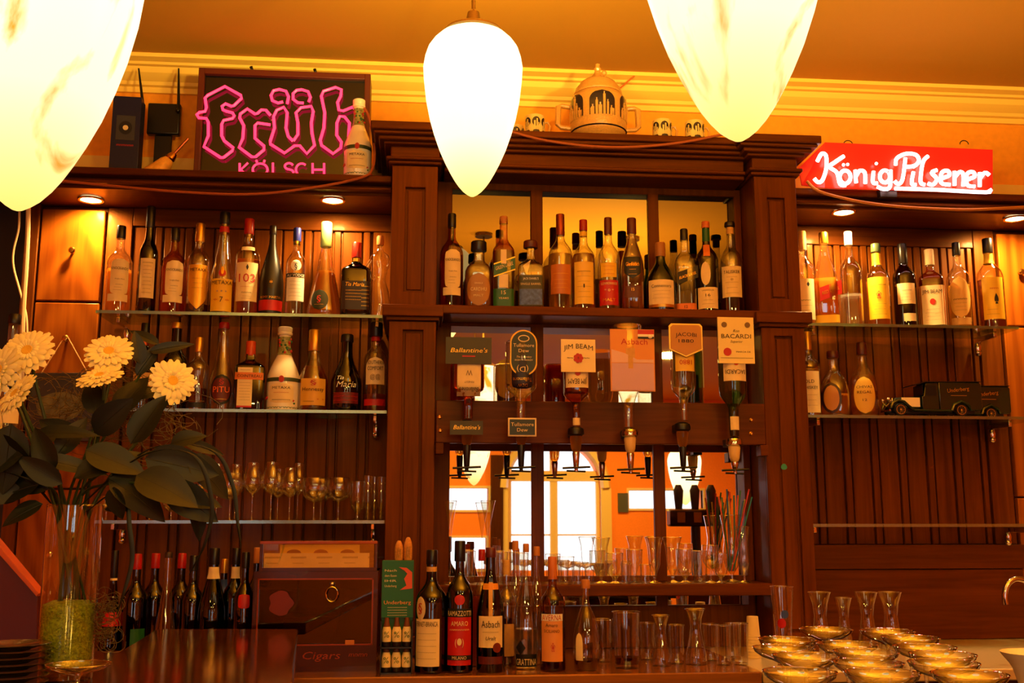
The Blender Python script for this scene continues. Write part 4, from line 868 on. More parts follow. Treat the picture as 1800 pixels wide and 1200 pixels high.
sub(flat_text(MB(), "Ballantine's", cx, cz-.005, y, .013, hw*1.6, shear=.3), 'lettering', GOLD, s, 0, smooth=0)
# 2
inv_bottle(916, 600, 737, 56, 'upside-down clear whiskey bottle with dark oval label under the oval green sign', 'round', liq=None, g=CLEAR, capz=.985,
    labels=[(.28, .64, .72, mat('navy_label', (25, 22, 48), .4), 'round')], words=[('Tullamore', .50, .05, 1.2, GOLD, 0), ('DEW', .58, .04, .6, GOLD, 0), ('(D)', .36, .07, .7, CREAM, 0)])
t = optic(916, 738, 'optic measure with small framed sign, second from the left', BLACK, 'black', 826)
DG2 = mat('bottle_green_sign', (36, 52, 34), .4)
s, cx, cz, hw, hh, y = sign_panel(t, 896, 945, 579, 661, YO-.045, DG2, shape='stadium', frame=GOLD)
m = flat_text(MB(), 'Tullamore', cx, cz+.018, y, .011, hw*1.5); flat_text(m, 'Dew', cx, cz+.001, y, .011, hw*.75); flat_text(m, 'The Legendary', cx, cz-.016, y, .006, hw*1.1, shear=.3); flat_text(m, 'IRISH WHISKEY', cx, cz-.026, y, .005, hw*1.3)
sub(m, 'lettering', CREAM, s, 0, smooth=0)
sub(MB().prism([(cx+.018*math.cos(a), cz+.045+.011*math.sin(a)) for a in [2*PI*i/24 for i in range(24)]], y-.0002, y+.001), 'emblem', CREAM, s, 0, smooth=0)
sub(MB().prism([(cx+.015*math.cos(a), cz+.045+.008*math.sin(a)) for a in [2*PI*i/24 for i in range(24)]], y-.0008, y-.0003), 'emblem_centre', DG2, s, 0, smooth=0)
MB().box(cx-.006, cx+.006, y+.006, y+.040, cz-.030, cz-.024).build('sign_bracket', BLACK, t)
s, cx, cz, hw, hh, y = sign_panel(t, 893, 943, 734, 767, YO-.034, DG2, frame=mat('cream_frame', (240, 220, 160), .4))
sub(flat_text(flat_text(MB(), 'Tullamore', cx, cz+.003, y, .011, hw*1.6), 'Dew', cx, cz-.014, y, .011, hw*.75), 'lettering', CREAM, s, 0, smooth=0)
# 3
inv_bottle(1013, 600, 752, 44, 'upside-down bourbon bottle with cream label and red seal, third from the left', 'square', sq=3, liq=L_RED, g=AMBERG, fill=.60, capz=.985,
    labels=[(.30, .56, .92, CREAM, 'rect'), (.90, .985, 1.0 if False else .3, CREAM, 'rect')], words=[('JIM BEAM', .46, .06, 1.5, INK, 0), ('●', .34, .08, .5, REDI, 0)])
t = optic(1012, 750, 'optic measure with amber chamber and black collar, third from the left', BLACK, 'chrome', 826)
s, cx, cz, hw, hh, y = sign_panel(t, 986, 1047, 596, 654, YO-.045, mat('ivory_sign', (245, 225, 160), .5))
sub(flat_text(MB(), 'JIM BEAM', cx, cz+.016, y, .015, hw*1.7, arc=.007), 'lettering', INK, s, 0, smooth=0)
m = MB()
for i in range(7): m.prism([(cx+.010*math.cos(2*PI*i/7)+.006*math.cos(a), cz-.008+.010*math.sin(2*PI*i/7)+.006*math.sin(a)) for a in [2*PI*j/10 for j in range(10)]], y-.0004-.0001*i, y+.0005)
m.prism([(cx+.009*math.cos(a), cz-.008+.009*math.sin(a)) for a in [2*PI*i/16 for i in range(16)]], y-.0014, y)
sub(m, 'red_rosette', REDI, s, 0, smooth=0)
sub(flat_text(flat_text(flat_text(MB(), 'B', cx, cz-.011, y-.002, .007), '~~', cx-.026, cz-.012, y, .012, .02), '~~', cx+.026, cz-.012, y, .012, .02), 'emblem_lettering', INK, s, 0, smooth=0)
MB().box(cx-.006, cx+.006, y+.006, y+.040, cz-.020, cz-.014).build('sign_bracket', BLACK, t)
# 4
inv_bottle(1105, 572, 752, 56, 'upside-down clear brandy bottle behind the orange and lilac poster', 'sloping', liq=None, g=CLEAR, capz=.985, labels=[(.25, .45, .8, TAN, 'rect')])
t = optic(1107, 752, 'optic measure with bright chrome collar below the orange and lilac poster', SILVER, 'cream', 829)
s, cx, cz, hw, hh, y = sign_panel(t, 1072, 1152, 578, 688, YO-.047, mat('poster_orange', (225, 150, 70), .5), nm='poster')
sub(flat_text(MB(), 'Asbach', cx+.006, cz+.050, y, .019, hw*1.2), 'lettering', REDI, s, 0, smooth=0)
sub(MB().prism([(cx-hw*.95, cz-hh*.97), (cx+hw*.95, cz-hh*.97), (cx+hw*.95, cz-hh*.10), (cx-hw*.95, cz-hh*.10)], y-.0004, y+.0002), 'lilac_field', mat('lilac', (205, 165, 190), .4), s, 0, smooth=0)
sub(MB().prism([(cx-hw*.95, cz-hh*.08), (cx+hw*.95, cz-hh*.08), (cx+hw*.95, cz+hh*.02), (cx+hw*.2, cz+hh*.02), (cx-hw*.35, cz+hh*.22), (cx-hw*.95, cz+hh*.34)], y-.0003, y+.0002), 'mountain', mat('lilac_pale', (225, 185, 175), .4), s, 0, smooth=0)
b = MB().box(cx+hw*.25, cx+hw*.98, y-.0018, y-.0006, cz+hh*.84, cz+hh*.98); sub(b, 'red_stripe', REDP, s, 0, smooth=0)
sub(MB().box(cx+hw*.25, cx+hw*.98, y-.0018, y-.0006, cz+hh*.70, cz+hh*.76), 'black_stripe', BLACKP, s, 0, smooth=0)
sub(MB().box(cx+hw*.25, cx+hw*.98, y-.0018, y-.0006, cz+hh*.76, cz+hh*.84), 'white_stripe', WHITE, s, 0, smooth=0)
sub(MB().sphere((cx+hw*.80, y-.004, cz+hh*.77), .007, 14, 8, (1, .5, 1)), 'football', WHITE, s, 0)
MB().box(cx-.006, cx+.006, y+.006, y+.040, cz-.020, cz-.014).build('sign_bracket', BLACK, t)
# 5
inv_bottle(1203, 600, 740, 44, 'upside-down clear bottle with yellow label under the ochre shield sign', 'round', liq=L_RED, fill=.99, g=CLEAR, capz=.985, labels=[(.12, .38, .88, mat('yellow_cream_label', (238, 196, 70), .5), 'rect')], words=[('JACOBI', .24, .05, 1.2, REDI, 0)]) if False else \
inv_bottle(1203, 600, 740, 44, 'upside-down clear bottle with yellow label under the ochre shield sign', 'round', liq=None, g=CLEAR, capz=.985, labels=[(.16, .40, .88, mat('yellow_cream_label', (238, 196, 70), .5), 'rect')], words=[('1880', .26, .06, 1.0, REDI, 0)])
t = optic(1199, 742, 'optic measure with black body below the ochre shield sign', BLACK, 'black', 826)
OC = mat('ochre_sign', (190, 130, 34), .4)
s, cx, cz, hw, hh, y = sign_panel(t, 1175, 1236, 568, 628, YO-.045, OC, shape='shield', frame=mat('pale_gold', (235, 190, 80), .3, .5))
sub(flat_text(flat_text(MB(), 'JACOBI', cx, cz+.010, y, .012, hw*1.25, arc=.003), '1880', cx, cz-.008, y, .011, hw*.9), 'lettering', INK, s, 0, smooth=0)
MB().box(cx-.006, cx+.006, y+.006, y+.040, cz-.020, cz-.014).build('sign_bracket', BLACK, t)
# 6
inv_bottle(1290, 572, 768, 50, 'upside-down rum bottle with cream label under the cream bat-less rum board' if False else 'upside-down pale green rum bottle, rightmost on the rail', 'long', liq=None, g=glass('pale_green_glass', (.35, .50, .22)), capz=.985,
    labels=[(.24, .52, .95, CREAM, 'rect'), (.83, .95, 1.0 if False else .36, CREAM, 'rect')], words=[('BACARDI', .42, .04, 1.5, INK, 0), ('●', .32, .06, .4, REDI, 0)])
t = optic(1289, 768, 'optic measure with chrome collar and cream chamber, rightmost on the rail', SILVER, 'cream', 830)
s, cx, cz, hw, hh, y = sign_panel(t, 1261, 1327, 557, 639, YO-.047, mat('pale_card', (240, 222, 150), .5), nm='sign')
s.rotation_euler = (0, 0, 0)
m = flat_text(MB(), 'BACARDI', cx, cz+.006, y, .014, hw*1.65); flat_text(m, 'Ron', cx, cz+.026, y, .009, shear=.3); flat_text(m, 'Superior', cx, cz-.008, y, .008, shear=.3); flat_text(m, 'MARCA DE', cx+.022, cz-.040, y, .005, hw*.8); m.box(cx-hw*.9, cx+hw*.9, y, y+.0002, cz-.058, cz-.057)
sub(m, 'lettering', INK, s, 0, smooth=0)
sub(MB().prism([(cx-.030+.013*math.cos(a), cz-.038+.013*math.sin(a)) for a in [2*PI*i/20 for i in range(20)]], y-.0002, y+.0005), 'red_seal', REDP, s, 0, smooth=0)
for q in (-1, 1): sub(MB().prism([(cx+q*.038+.009*math.cos(a), cz+.050+.009*math.sin(a)) for a in [2*PI*i/20 for i in range(20)]], y-.0002, y+.0005), 'grey_medal', GREYI, s, 0, smooth=0)
MB().box(cx-.006, cx+.006, y+.006, y+.040, cz-.020, cz-.014).build('sign_bracket', BLACK, t)

# ================================================================== NEON SIGNS
NEON = mat('pink_neon', (255, 60, 110), .3, emit=(255, 40, 78), es=3.2)
YN = 3.58; LZ = 2.5625
x0, _ = W(342, 300, YN); x1, zt_ = W(652, 134, YN)
t = thing('neon_sign', 'boxed sign with pink neon outline letters on a black panel, left ledge', 'neon sign', ((x0+x1)/2, YN, LZ))
hw = (x1-x0)/2; hh = zt_-LZ
MB().box(-hw, hw, .0, .09, 0, hh).build('housing', mat('sign_housing', (70, 22, 8), .35), t, bevel=.003)
MB().box(-hw, -hw+.02, -.02, 0, 0, hh).box(hw-.02, hw, -.02, 0, 0, hh).box(-hw+.02, hw-.02, -.02, 0, hh-.022, hh).build('frame', mat('sign_frame_brown', (90, 30, 10), .4), t, bevel=.002)
MB().box(-hw+.02, hw-.02, -.003, -.0005, .001, hh-.022).build('black_panel', mat('gloss_black', (10, 10, 10), .12, coat=1), t, smooth=0)
def nz(pts, ox, oy, sc, Y, t, dy=0):
    out = []
    for p in pts:
        x, z = W(ox+p[0]/sc, oy+p[1]/sc, Y); out.append((x-t.location.x, dy, z-t.location.z))
    return out
strokes = [
 ('f', [(325,830),(300,830),(170,745),(205,660),(205,555),(190,525),(130,520),(115,495),(135,478),(180,470),(190,440),(180,365),(200,345),(335,275),(460,345),(465,368),(405,425),(385,430),(340,410),(312,430),(320,458),(350,470),(395,482),(408,505),(395,525),(325,540),(310,570),(310,660),(330,700),(400,755),(392,778),(325,830)]),
 ('r', [(690,575),(590,560),(570,580),(570,680),(640,740),(640,770),(575,825),(545,825),(445,750),(475,680),(482,580),(450,520),(455,490),(510,450),(570,490),(590,485),(620,458),(655,460),(690,500)]),
 ('u', [(865,700),(830,665),(812,600),(822,480),(795,437),(740,460),(715,510),(722,600),(690,700),(690,725),(800,795),(880,738),(920,738),(975,800),(1035,735),(1015,640),(1010,560),(1025,470),(1010,430),(930,440),(890,480),(905,560),(905,650),(870,700)]),
 ('umlaut', [(790,395),(750,405),(705,385),(695,345),(715,308),(760,298),(812,312),(832,355),(822,410)]),
 ('umlaut', [(950,405),(905,402),(868,375),(868,330),(895,305),(935,300),(985,315),(1003,360),(990,395)]),
 ('h', [(1300,700),(1308,560),(1270,512),(1232,508),(1210,560),(1208,655),(1245,710),(1240,755),(1180,800),(1090,735),(1080,695),(1108,600),(1115,480),(1088,350),(1105,312),(1200,282),(1245,300),(1240,350),(1215,400),(1225,460),(1260,466),(1330,437),(1368,462)])]
for nm, pts in strokes:
    MB().tube(nz(pts, 320, 90, 4.445, YN-.024, t, -.024), .0054, 8).build('neon_tube', NEON, t, label='pink neon tube outlining one letter')
def arc(cx, cy, rx, ry, a0, a1, n=12): return [(cx+rx*math.cos(math.radians(a0+(a1-a0)*i/n)), cy+ry*math.sin(math.radians(a0+(a1-a0)*i/n))) for i in range(n+1)]
for pts in ([(450,875),(450,975)], [(515,872),(460,925),(515,975)], arc(610,925,58,48,-90,270,20), [(585,868),(580,850)], [(640,868),(645,850)], [(710,872),(710,972),(755,972)], arc(835,898,32,24,-20,-250,8)+arc(835,948,36,24,-70,140,8), arc(935,925,45,48,-50,-310,14), [(1020,875),(1020,975)], [(1020,925),(1110,925)], [(1110,875),(1110,975)]):
    MB().tube(nz(pts, 320, 90, 4.445, YN-.024, t, -.024), .0040, 8).build('neon_tube', NEON, t)
for px in (449, 560):
    x, z = W(px, 131, YN+.06); X = x-t.location.x
    MB().tube([(X, .05, hh-.004), (X-.010, .035, hh+.028), (X-.012, .03, hh+.032)], [.005, .005, .006], 10).build('hanging_hook', BLACK, t)

# red beer sign, right
YK = 3.42
x0, _ = W(1450, 300, YK); x1, _ = W(1745, 300, YK); pz = lambda px, py: W(px, py, YK)
t = thing('neon_sign', 'long red acrylic sign with white neon script at the right ledge', 'neon sign', (x0, YK, 2.53))
pl = [pz(1450, 250), pz(1745, 263), pz(1745, 339), pz(1450, 330)]; 
REDA = mat('red_acrylic', (226, 40, 16), .25, emit=(255, 40, 30), es=.25)
MB().prism([(a-t.location.x, b-t.location.z) for a, b in pl], 0, .008).build('acrylic_panel', REDA, t, smooth=0)
lp = [pz(1450, 250), pz(1450, 330), pz(1418, 318), pz(1412, 288)]
b = MB(); q = [(a-t.location.x, 0 if i < 2 else .045, bz-t.location.z) for i, (a, bz) in enumerate(lp)]
b.add(q+[(a, y+.006, z) for a, y, z in q], [(0,1,2,3), (7,6,5,4), (0,4,5,1), (1,5,6,2), (2,6,7,3), (3,7,4,0)]); b.build('folded_side', REDA, t, smooth=0)
WN = mat('white_neon', (255, 240, 240), .3, emit=(255, 214, 205), es=5.0)
ks = [ [(165,240),(200,180),(235,200),(235,300),(205,390),(170,405),(140,375)], [(375,200),(300,250),(262,285),(320,330),(345,420),(390,430)],
 arc(385,365,42,52,-90,270,14), [(405,265),(406,268)], [(372,268),(373,271)], [(465,310),(472,410)], [(470,360),(500,315),(540,330),(545,415)],
 [(610,320),(605,405),(640,415)], [(632,258),(633,262)], arc(700,360,40,48,-60,-400,14), [(745,310),(740,440),(690,460),(640,440)],
 [(862,215),(840,380),(805,420),(775,395)], [(785,270),(795,215),(870,180),(945,190),(968,235),(935,275),(862,285)], [(925,325),(912,415),(945,425)], [(928,285),(929,288)], [(1040,200),(1000,250),(982,400),(1015,425)],
 [(1110,310),(1070,330),(1110,380),(1080,425),(1040,415)], [(1150,375),(1210,350),(1195,315),(1150,330),(1145,410),(1215,425)], [(1250,320),(1250,430)], [(1250,370),(1290,325),(1320,345),(1320,435)], [(1350,385),(1410,360),(1395,325),(1350,340),(1350,425),(1410,440)], [(1450,330),(1450,440)], [(1450,380),(1490,330),(1525,350)],
 [(780,455),(1100,465),(1500,485),(1525,460)]]
for p in ks:
    pts = nz(p, 1400, 230, 4.5, YK-.016, t, -.016)
    if len(p) > 2: pts = resh(pts, 4)
    if len(p) == 2 and abs(p[0][0]-p[1][0]) < 3 and abs(p[0][1]-p[1][1]) < 6: MB().sphere(pts[0], .0055, 10, 6).build('neon_dot', WN, t)
    else: MB().tube(pts, .0068, 8).build('neon_tube', WN, t)
for px in (1495, 1700):
    a = pz(px, 250); MB().tube([(a[0]-t.location.x+.016*math.cos(u), .02, a[1]-t.location.z+.014*math.sin(u)) for u in [PI*i/8 for i in range(9)]], .0018, 6).build('wire_loop', BLACK, t)
MB().box(.20, .26, .0085, .0345, .0, .03).build('back_bracket', BLACK, t)
light('AREA', 'neon_light', (t.location.x+.26, YK-.06, 2.60), 0.0, (1, .35, .25), (PI/2, 0, 0), size=.4)
light('POINT', 'neon_glow', (t.location.x+.10, YK+.10, 2.66), .5, (1, .25, .18), shadow_soft_size=.05)

# ================================================================== THINGS ON THE LEDGES
t = thing('bottle_carton', 'tall dark blue gift carton with round medallion on the left ledge', 'box', (W(220, 300, 3.60)[0], 3.60, LZ), .06)
H = W(220, 176, 3.60)[1]-LZ; hw = .047
MB().box(-hw, hw, -.035, .035, 0, H).build('carton', mat('midnight_blue', (16, 22, 66), .3), t, bevel=.0015)
lb = MB().box(-.031, .031, -.0362, -.0352, H*.46, H*.76).build('medallion_panel', mat('slate_panel', (52, 52, 60), .5), t)
MB().prism([(.022*math.cos(a), H*.61+.024*math.sin(a)) for a in [2*PI*i/24 for i in range(24)]], -.0372, -.0364).build('medallion', mat('navy_medallion', (18, 20, 34), .4), lb, smooth=0)
MB().prism([(.009*math.cos(a), H*.61+.009*math.sin(a)) for a in [2*PI*i/20 for i in range(20)]], -.0380, -.0374).build('medallion_centre', CREAM, lb, smooth=0)
flat_text(MB(), 'mnmnmn', 0, H*.385, -.0358, .010, .055, shear=.3).build('lettering', REDI, t, smooth=0)
YW = 3.70
x0, zb = W(258, 237, YW); x1, zt_ = W(319, 184, YW)
t = thing('wifi_router', 'black wireless router with two upright aerials behind the blue carton', 'router', ((x0+x1)/2, YW, LZ))
b = MB().box(-(x1-x0)/2, (x1-x0)/2, -.012, .018, zb-LZ, zt_-LZ); b.build('casing', BLACK, t, bevel=.006)
MB().box(-.03, .03, 0, .012, 0, zb-LZ-.001).build('stand', BLACK, t, bevel=.002)
for px, bx in ((246, 252), (316, 315)):
    a = W(bx, 196, YW); c = W(px, 124, YW)
    MB().tube([(a[0]-t.location.x, -.018, a[1]-LZ), (a[0]-t.location.x, -.018, a[1]-LZ+.03), (c[0]-t.location.x, -.018, c[1]-LZ)], [.007, .0055, .003], 10).sphere((a[0]-t.location.x, -.018, a[1]-LZ-.004), .009).build('aerial', BLACK, t)
t = thing('bell_lamp', 'amber glass bell lamp shade on a thin arm, leaning beside the neon sign', 'lamp', (W(282, 300, 3.60)[0], 3.58, LZ+.035), 0, rot=(0, math.radians(38), 0))
MB().lathe([(.042, -.030), (.040, -.020), (.030, .012), (.024, .038), (.016, .052), (.008, .056)], 28, capb=False).lathe([(.039, -.029), (.028, .012), (.022, .038)], 28, capb=False, capt=False).build('glass_shade', mat('amber_opal_glass', (240, 180, 70), .3, var=.15), t)
MB().lathe([(.016, .053), (.018, .058), (.014, .072), (.009, .080)], 20).build('socket', BRASS, t)
MB().tube([(0, 0, .078), (0, 0, .15)], .005, 8).build('arm', COPPER, t)
ceramic(628, 176, 50, 3.515, LZ, 'white ceramic brandy bottle with painted roses in front of the pink neon sign')
red = MB()
for i in range(7): red.sphere((-.150+.012*math.cos(i*.9), 3.60+.01*math.sin(i*2), LZ+.05+.016*math.sin(i*1.7)), .012, 8, 6, (1, .5, 1))
# cords
def cord(name, label, pts, Y, r, m, cat='cord'):
    P3 = [tuple(V(px, py, Y if not isinstance(Y, (list, tuple)) else Y[i])) for i, (px, py) in enumerate(pts)]
    return tag(MB().tube(resh(P3, 6), r, 8).build(name, m), label, cat)
LEATH = mat('brown_cord', (165, 80, 28), .6, bump=.3, bscale=400)
cord('braided_cord', 'braided brown cord draped along the left ledge up to the ceramic bottle', [(92, 316), (200, 327), (330, 338), (450, 341), (560, 328), (635, 312), (655, 296), (658, 255), (648, 205), (640, 190)], [3.44]*6+[3.455, 3.47, 3.47, 3.47], .0045, LEATH)
cord('braided_cord', 'braided brown cord sagging across the middle cornice below the tureen', [(900, 232), (960, 247), (1040, 257), (1120, 258), (1200, 250), (1262, 238), (1290, 233)], 3.352, .0045, LEATH)
cord('braided_cord', 'golden brown cord sagging below the red beer sign', [(1418, 318), (1440, 336), (1500, 352), (1570, 362), (1650, 367), (1720, 368), (1830, 362)], 3.43, .0055, mat('gold_cord', (200, 130, 40), .5, bump=.3, bscale=400))
cord('white_cable', 'thick white cable hanging down the dark panel at the far left', [(50, 355), (49, 410), (46, 470), (42, 530), (39, 600), (38, 700)], 3.62, .008, mat('cable_white', (225, 190, 140), .5), 'cable')
cord('white_cable', 'thin white cable curving left of the thick one', [(34, 355), (33, 400), (24, 440), (24, 470), (36, 515), (46, 555), (48, 600)], 3.68, .004, mat('cable_white', (225, 190, 140), .5), 'cable')
cord('hooked_wire', 'thin orange wire rising from behind the tureen towards the moulding', [(1090, 155), (1105, 142), (1125, 125), (1150, 111)], 3.66, .0028, mat('orange_wire', (200, 95, 20), .5), 'wire')

# tureen
STON = mat('tan_stoneware', (206, 150, 72), .28, coat=.4, bump=.6, bscale=180, var=.12)
COB = mat('cobalt_glaze', (24, 20, 34), .25, coat=.5)
YT = 3.46; CTZ = 2.7085
xc = W(1052, 235, YT)[0]; H = W(1047, 112, YT)[1]-CTZ
t = thing('stoneware_tureen', 'tan stoneware tureen with castle reliefs in dark arches on the cornice', 'tureen', (xc, YT, CTZ))
R = .098; prT = [(.070/R, 0), (.078/R, .03), (.090/R, .06), (.095/R, .10), (1, .16), (1, .42), (.98, .50), (.90, .56), (.80, .585)]
MB().lathe([(r*R, z*H) for r, z in prT], 48).build('body', STON, t)
MB().lathe([(.96*R, .092*H), (1.01*R, .10*H), (.98*R, .11*H)], 48, capb=False, capt=False).build('foot_line', COB, t)
MB().lathe([(.84*R, .585*H), (.86*R, .60*H), (.80*R, .66*H), (.66*R, .72*H), (.64*R, .735*H), (.50*R, .77*H), (.28*R, .81*H), (.20*R, .84*H), (.14*R, .86*H)], 44).build('lid', STON, t)
MB().lathe([(.16*R, .855*H), (.10*R, .90*H), (.13*R, .93*H), (.08*R, .96*H), (.085*R, .99*H), (.03*R, H)], 16).sphere((.022, -.004, .875*H), .010).build('figure_knob', STON, t)
S = Surf(prT, R, H, 2, 1, 0)
for k, a in enumerate((-1.18, -.02, 1.14)):
    S.tw = a
    pnl = label_mesh(S, .22*H, .53*H, .46*R, 'arch', 0, .0008).build('dark_arch', COB, t, smooth=60)
    c = MB(); rnd = random.Random(k)
    for (cx, w_, h_) in ((-.34, .10, .34), (-.20, .08, .42), (-.08, .11, .36), (.06, .08, .50), (.18, .07, .40), (.31, .10, .33)):
        for (z0, z1, ww) in ((.21, h_-.03, w_), (h_-.03, h_, w_*.45)):
            n = 5; pts = []
            f = [S.at((cx-ww/2)*R, z0*H, .0018), S.at((cx+ww/2)*R, z0*H, .0018), S.at((cx+ww/2)*R, z1*H, .0045), S.at((cx-ww/2)*R, z1*H, .0045)]
            g_ = [S.at((cx-ww/2)*R, z0*H, .0005), S.at((cx+ww/2)*R, z0*H, .0005), S.at((cx+ww/2)*R, z1*H, .0005), S.at((cx-ww/2)*R, z1*H, .0005)]
            c.add(f+g_, [(0,1,2,3), (4,7,6,5), (0,4,5,1), (1,5,6,2), (2,6,7,3), (3,7,4,0)])
    c.add([S.at(x_*R, z_*H, o_) for x_, z_, o_ in ((-.42, .20, .0018), (.42, .20, .0018), (.42, .30, .003), (-.42, .30, .003))], [(0,1,2,3)])
    c.build('castle_relief', STON, pnl, smooth=0)
for s_ in (-1, 1):
    MB().tube([(s_*.090, 0, .42*H), (s_*.128, 0, .44*H), (s_*.140, 0, .42*H), (s_*.142, 0, .20*H), (s_*.132, 0, .165*H), (s_*.088, 0, .15*H)], [.008, .008, .011, .010, .008, .007], 10).build('handle', STON, t)
def mug(px, Y, text, grp=None):
    x = W(px, 235, Y)[0]; t = thing('stoneware_mug', text, 'mug', (x, Y, CTZ), 0, grp)
    r = .0335; h = .074
    MB().lathe([(r*.92, 0), (r*1.03, .004), (r*.96, .014), (r, .03), (r, h-.008), (r*.96, h), (r*.88, h), (r*.86, .008)], 26, capt=False).build('body', mat('cream_stoneware', (232, 200, 120), .3, coat=.3), t)
    S = Surf([(1, 0), (1, 1)], r, h, 2, 1, 0)
    pats = MB()
    for a in (-.95, .05, 1.05):
        S.tw = a; z0 = len(pats.v)
        q = label_mesh(S, .40*h, .86*h, r*.42, 'oval', 0, .0008); pats.add(q.v, q.f)
        q = label_mesh(S, .03*h, .24*h, r*.34, 'arch', 0, .0012); pats.add(q.v, q.f)
    pats.build('dark_glaze_pattern', COB, t, smooth=60)
    c = MB()
    for a in (-.95, .05, 1.05):
        S.tw = a
        for cx, w_, h_ in ((-.15, .16, .66), (.08, .14, .76), (.25, .1, .58)): 
            q = label_mesh(S, .22*h, h_*h, r*w_/2, 'rect', cx*r, .0020, nx=2, nz=2); c.add(q.v, q.f)
    c.build('castle_relief', mat('cream_stoneware', (232, 200, 120), .3), t, smooth=0)
    MB().tube([(r*.98, .002, h*.72), (r*1.35, .002, h*.76), (r*1.58, .002, h*.55), (r*1.45, .002, h*.28), (r*.98, .002, h*.18)], .0042, 8).build('handle', mat('tan_handle', (206, 150, 72), .3), t)
mug(940, YT-.02, 'small castle-pattern mug left of the tureen, beside the white pendant')
mug(1164, YT-.02, 'small castle-pattern mug just right of the tureen')
mug(1221, YT-.02, 'small castle-pattern mug, second to the right of the tureen')
mug(905, YT+.08, 'small castle-pattern mug mostly hidden behind the white pendant')

# ================================================================== TOY VANS
VG = mat('van_green', (8, 30, 12), .25, coat=.8); VB = mat('van_black', (12, 12, 12), .3)
def van(x, y, text):
    t = thing('toy_van', text, 'toy van', (x, y, Z5))
    L = .352
    MB().prism([(.200, .022), (L-.006, .022), (L, .030), (L, .114), (L-.008, .121), (.196, .121), (.196, .022)], -.040, .040).build('cargo_body', VG, t, bevel=.003)
    MB().prism([(.134, .024), (.1955, .024), (.1955, .119), (.150, .118), (.141, .072), (.134, .070)], -.0385, .0385).build('cab', VG, t, bevel=.002)
    MB().prism([(.036, .030), (.1335, .030), (.1335, .071), (.042, .066), (.036, .058)], -.027, .027).build('bonnet', VG, t, bevel=.004)
    MB().box(.064, .130, -.0292, -.0272, .034, .0665).build('bonnet_side_panel', mat('cream_enamel', (255, 242, 200), .25), t)
    MB().box(.031, .0355, -.023, .023, .030, .066).build('radiator', SILVER, t, bevel=.002)
    MB().prism([(.105, .1110), (.150, .1225), (L, .1245), (L, .1222), (.150, .1196), (.107, .1085)], -.042, .042).build('roof_visor', VB, t)
    MB().box(.148, .186, -.0395, -.0386, .073, .108).build('side_window', VB, t)
    MB().box(.1385, .1400, -.034, .034, .075, .112).build('windscreen', VB, t)
    for yy in (-1, 1):
        MB().tube([(.020, yy*.036, .028), (.027, yy*.036, .046), (.048, yy*.036, .055), (.068, yy*.036, .050), (.086, yy*.036, .034), (.104, yy*.038, .021), (.20, yy*.040, .0195), (.238, yy*.040, .0195)], [.004, .006, .0065, .0065, .006, .005, .005, .005], 8).build('front_wing', VG, t)
        MB().tube([(.238, yy*.042, .020), (.246, yy*.043, .040), (.272, yy*.044, .052), (.299, yy*.043, .040), (.308, yy*.042, .022)], .006, 8).build('rear_wing', VG, t)
        MB().sphere((.018, yy*.022, .060), .0070).tube([(.018, yy*.022, .054), (.032, yy*.024, .040)], .0018, 6).build('headlamp', SILVER, t)
        for wx_ in (.052, .272):
            w_ = MB().lathe([(.0145, -.006), (.0205, -.006), (.0225, -.003), (.0225, .003), (.0205, .006), (.0145, .006)], 28, (wx_, yy*.0385, .0226), axis='y').build('wheel', VB, t)
            r_ = MB().lathe([(.0145, -.0065), (.0160, -.0065), (.0160, .0065), (.0145, .0065), (.0145, -.0065)], 24, (wx_, yy*.0385, .0226), axis='y', capb=False, capt=False)
            r_.sphere((wx_, yy*.042, .0226), .0044, 10, 6)
            for s_ in range(10):
                a = 2*PI*s_/10; r_.tube([(wx_, yy*.0435, .0226), (wx_+.0150*math.cos(a), yy*.0435, .0226+.0150*math.sin(a))], .0012, 5)
            r_.build('spoked_rim', GOLD, w_)
    MB().box(.014, .019, -.036, .036, .018, .024).box(.018, .036, -.003, .003, .018, .024).build('bumper', SILVER, t)
    MB().box(.03, L-.02, -.020, .020, .012, .024).build('chassis', VB, t)
    m = MB(); p, f = text_pts('Underberg', .014, .080); m.add([(.266+a, -.0412, .088+c+a*.12) for a, c in p], f); m.build('lettering', GOLD, t, smooth=0)
    MB().box(.238, .296, -.0412, -.0400, .073, .0745).build('gold_line', GOLD, t)
    return t
xv = W(1549, 727, 3.56)[0]
van(xv, 3.560, 'dark green vintage toy delivery van with cream bonnet panel and gold lettering')
van(xv+.163, 3.658, 'second dark green toy van, standing behind the first at the right edge')

# ================================================================== CIGAR CABINET AND DISPENSER
YH = 3.08
x0, _ = W(444, 1100, YH); x1, _ = W(663, 1100, YH); zt_ = W(555, 1004, YH)[1]; hw = (x1-x0)/2
CH = mat('cherry_lacquer', (58, 14, 5), .2, coat=.8)
t = thing('cigar_cabinet', 'dark cigar cabinet with glass door and round lock on the counter', 'cabinet', ((x0+x1)/2, YH, CT))
h = zt_-CT
MB().box(-hw, -hw+.012, .0, .22, 0, h).box(hw-.012, hw, .0, .22, 0, h).box(-hw, hw, .0, .22, 0, .012).box(-hw, hw, .0, .22, h-.012, h).box(-hw, hw, .21, .22, 0, h).build('case', CH, t, bevel=.001)
dr_ = cells(MB(), -hw, hw, .0, h, -.016, -.001, [(-hw+.016, hw-.016, .075, h-.022)]).build('door', CH, t)
MB().box(-hw+.016, hw-.016, -.010, -.007, .075, h-.022).build('door_glass', glass('smoked_glass', (.45, .36, .28)), dr_, smooth=0)
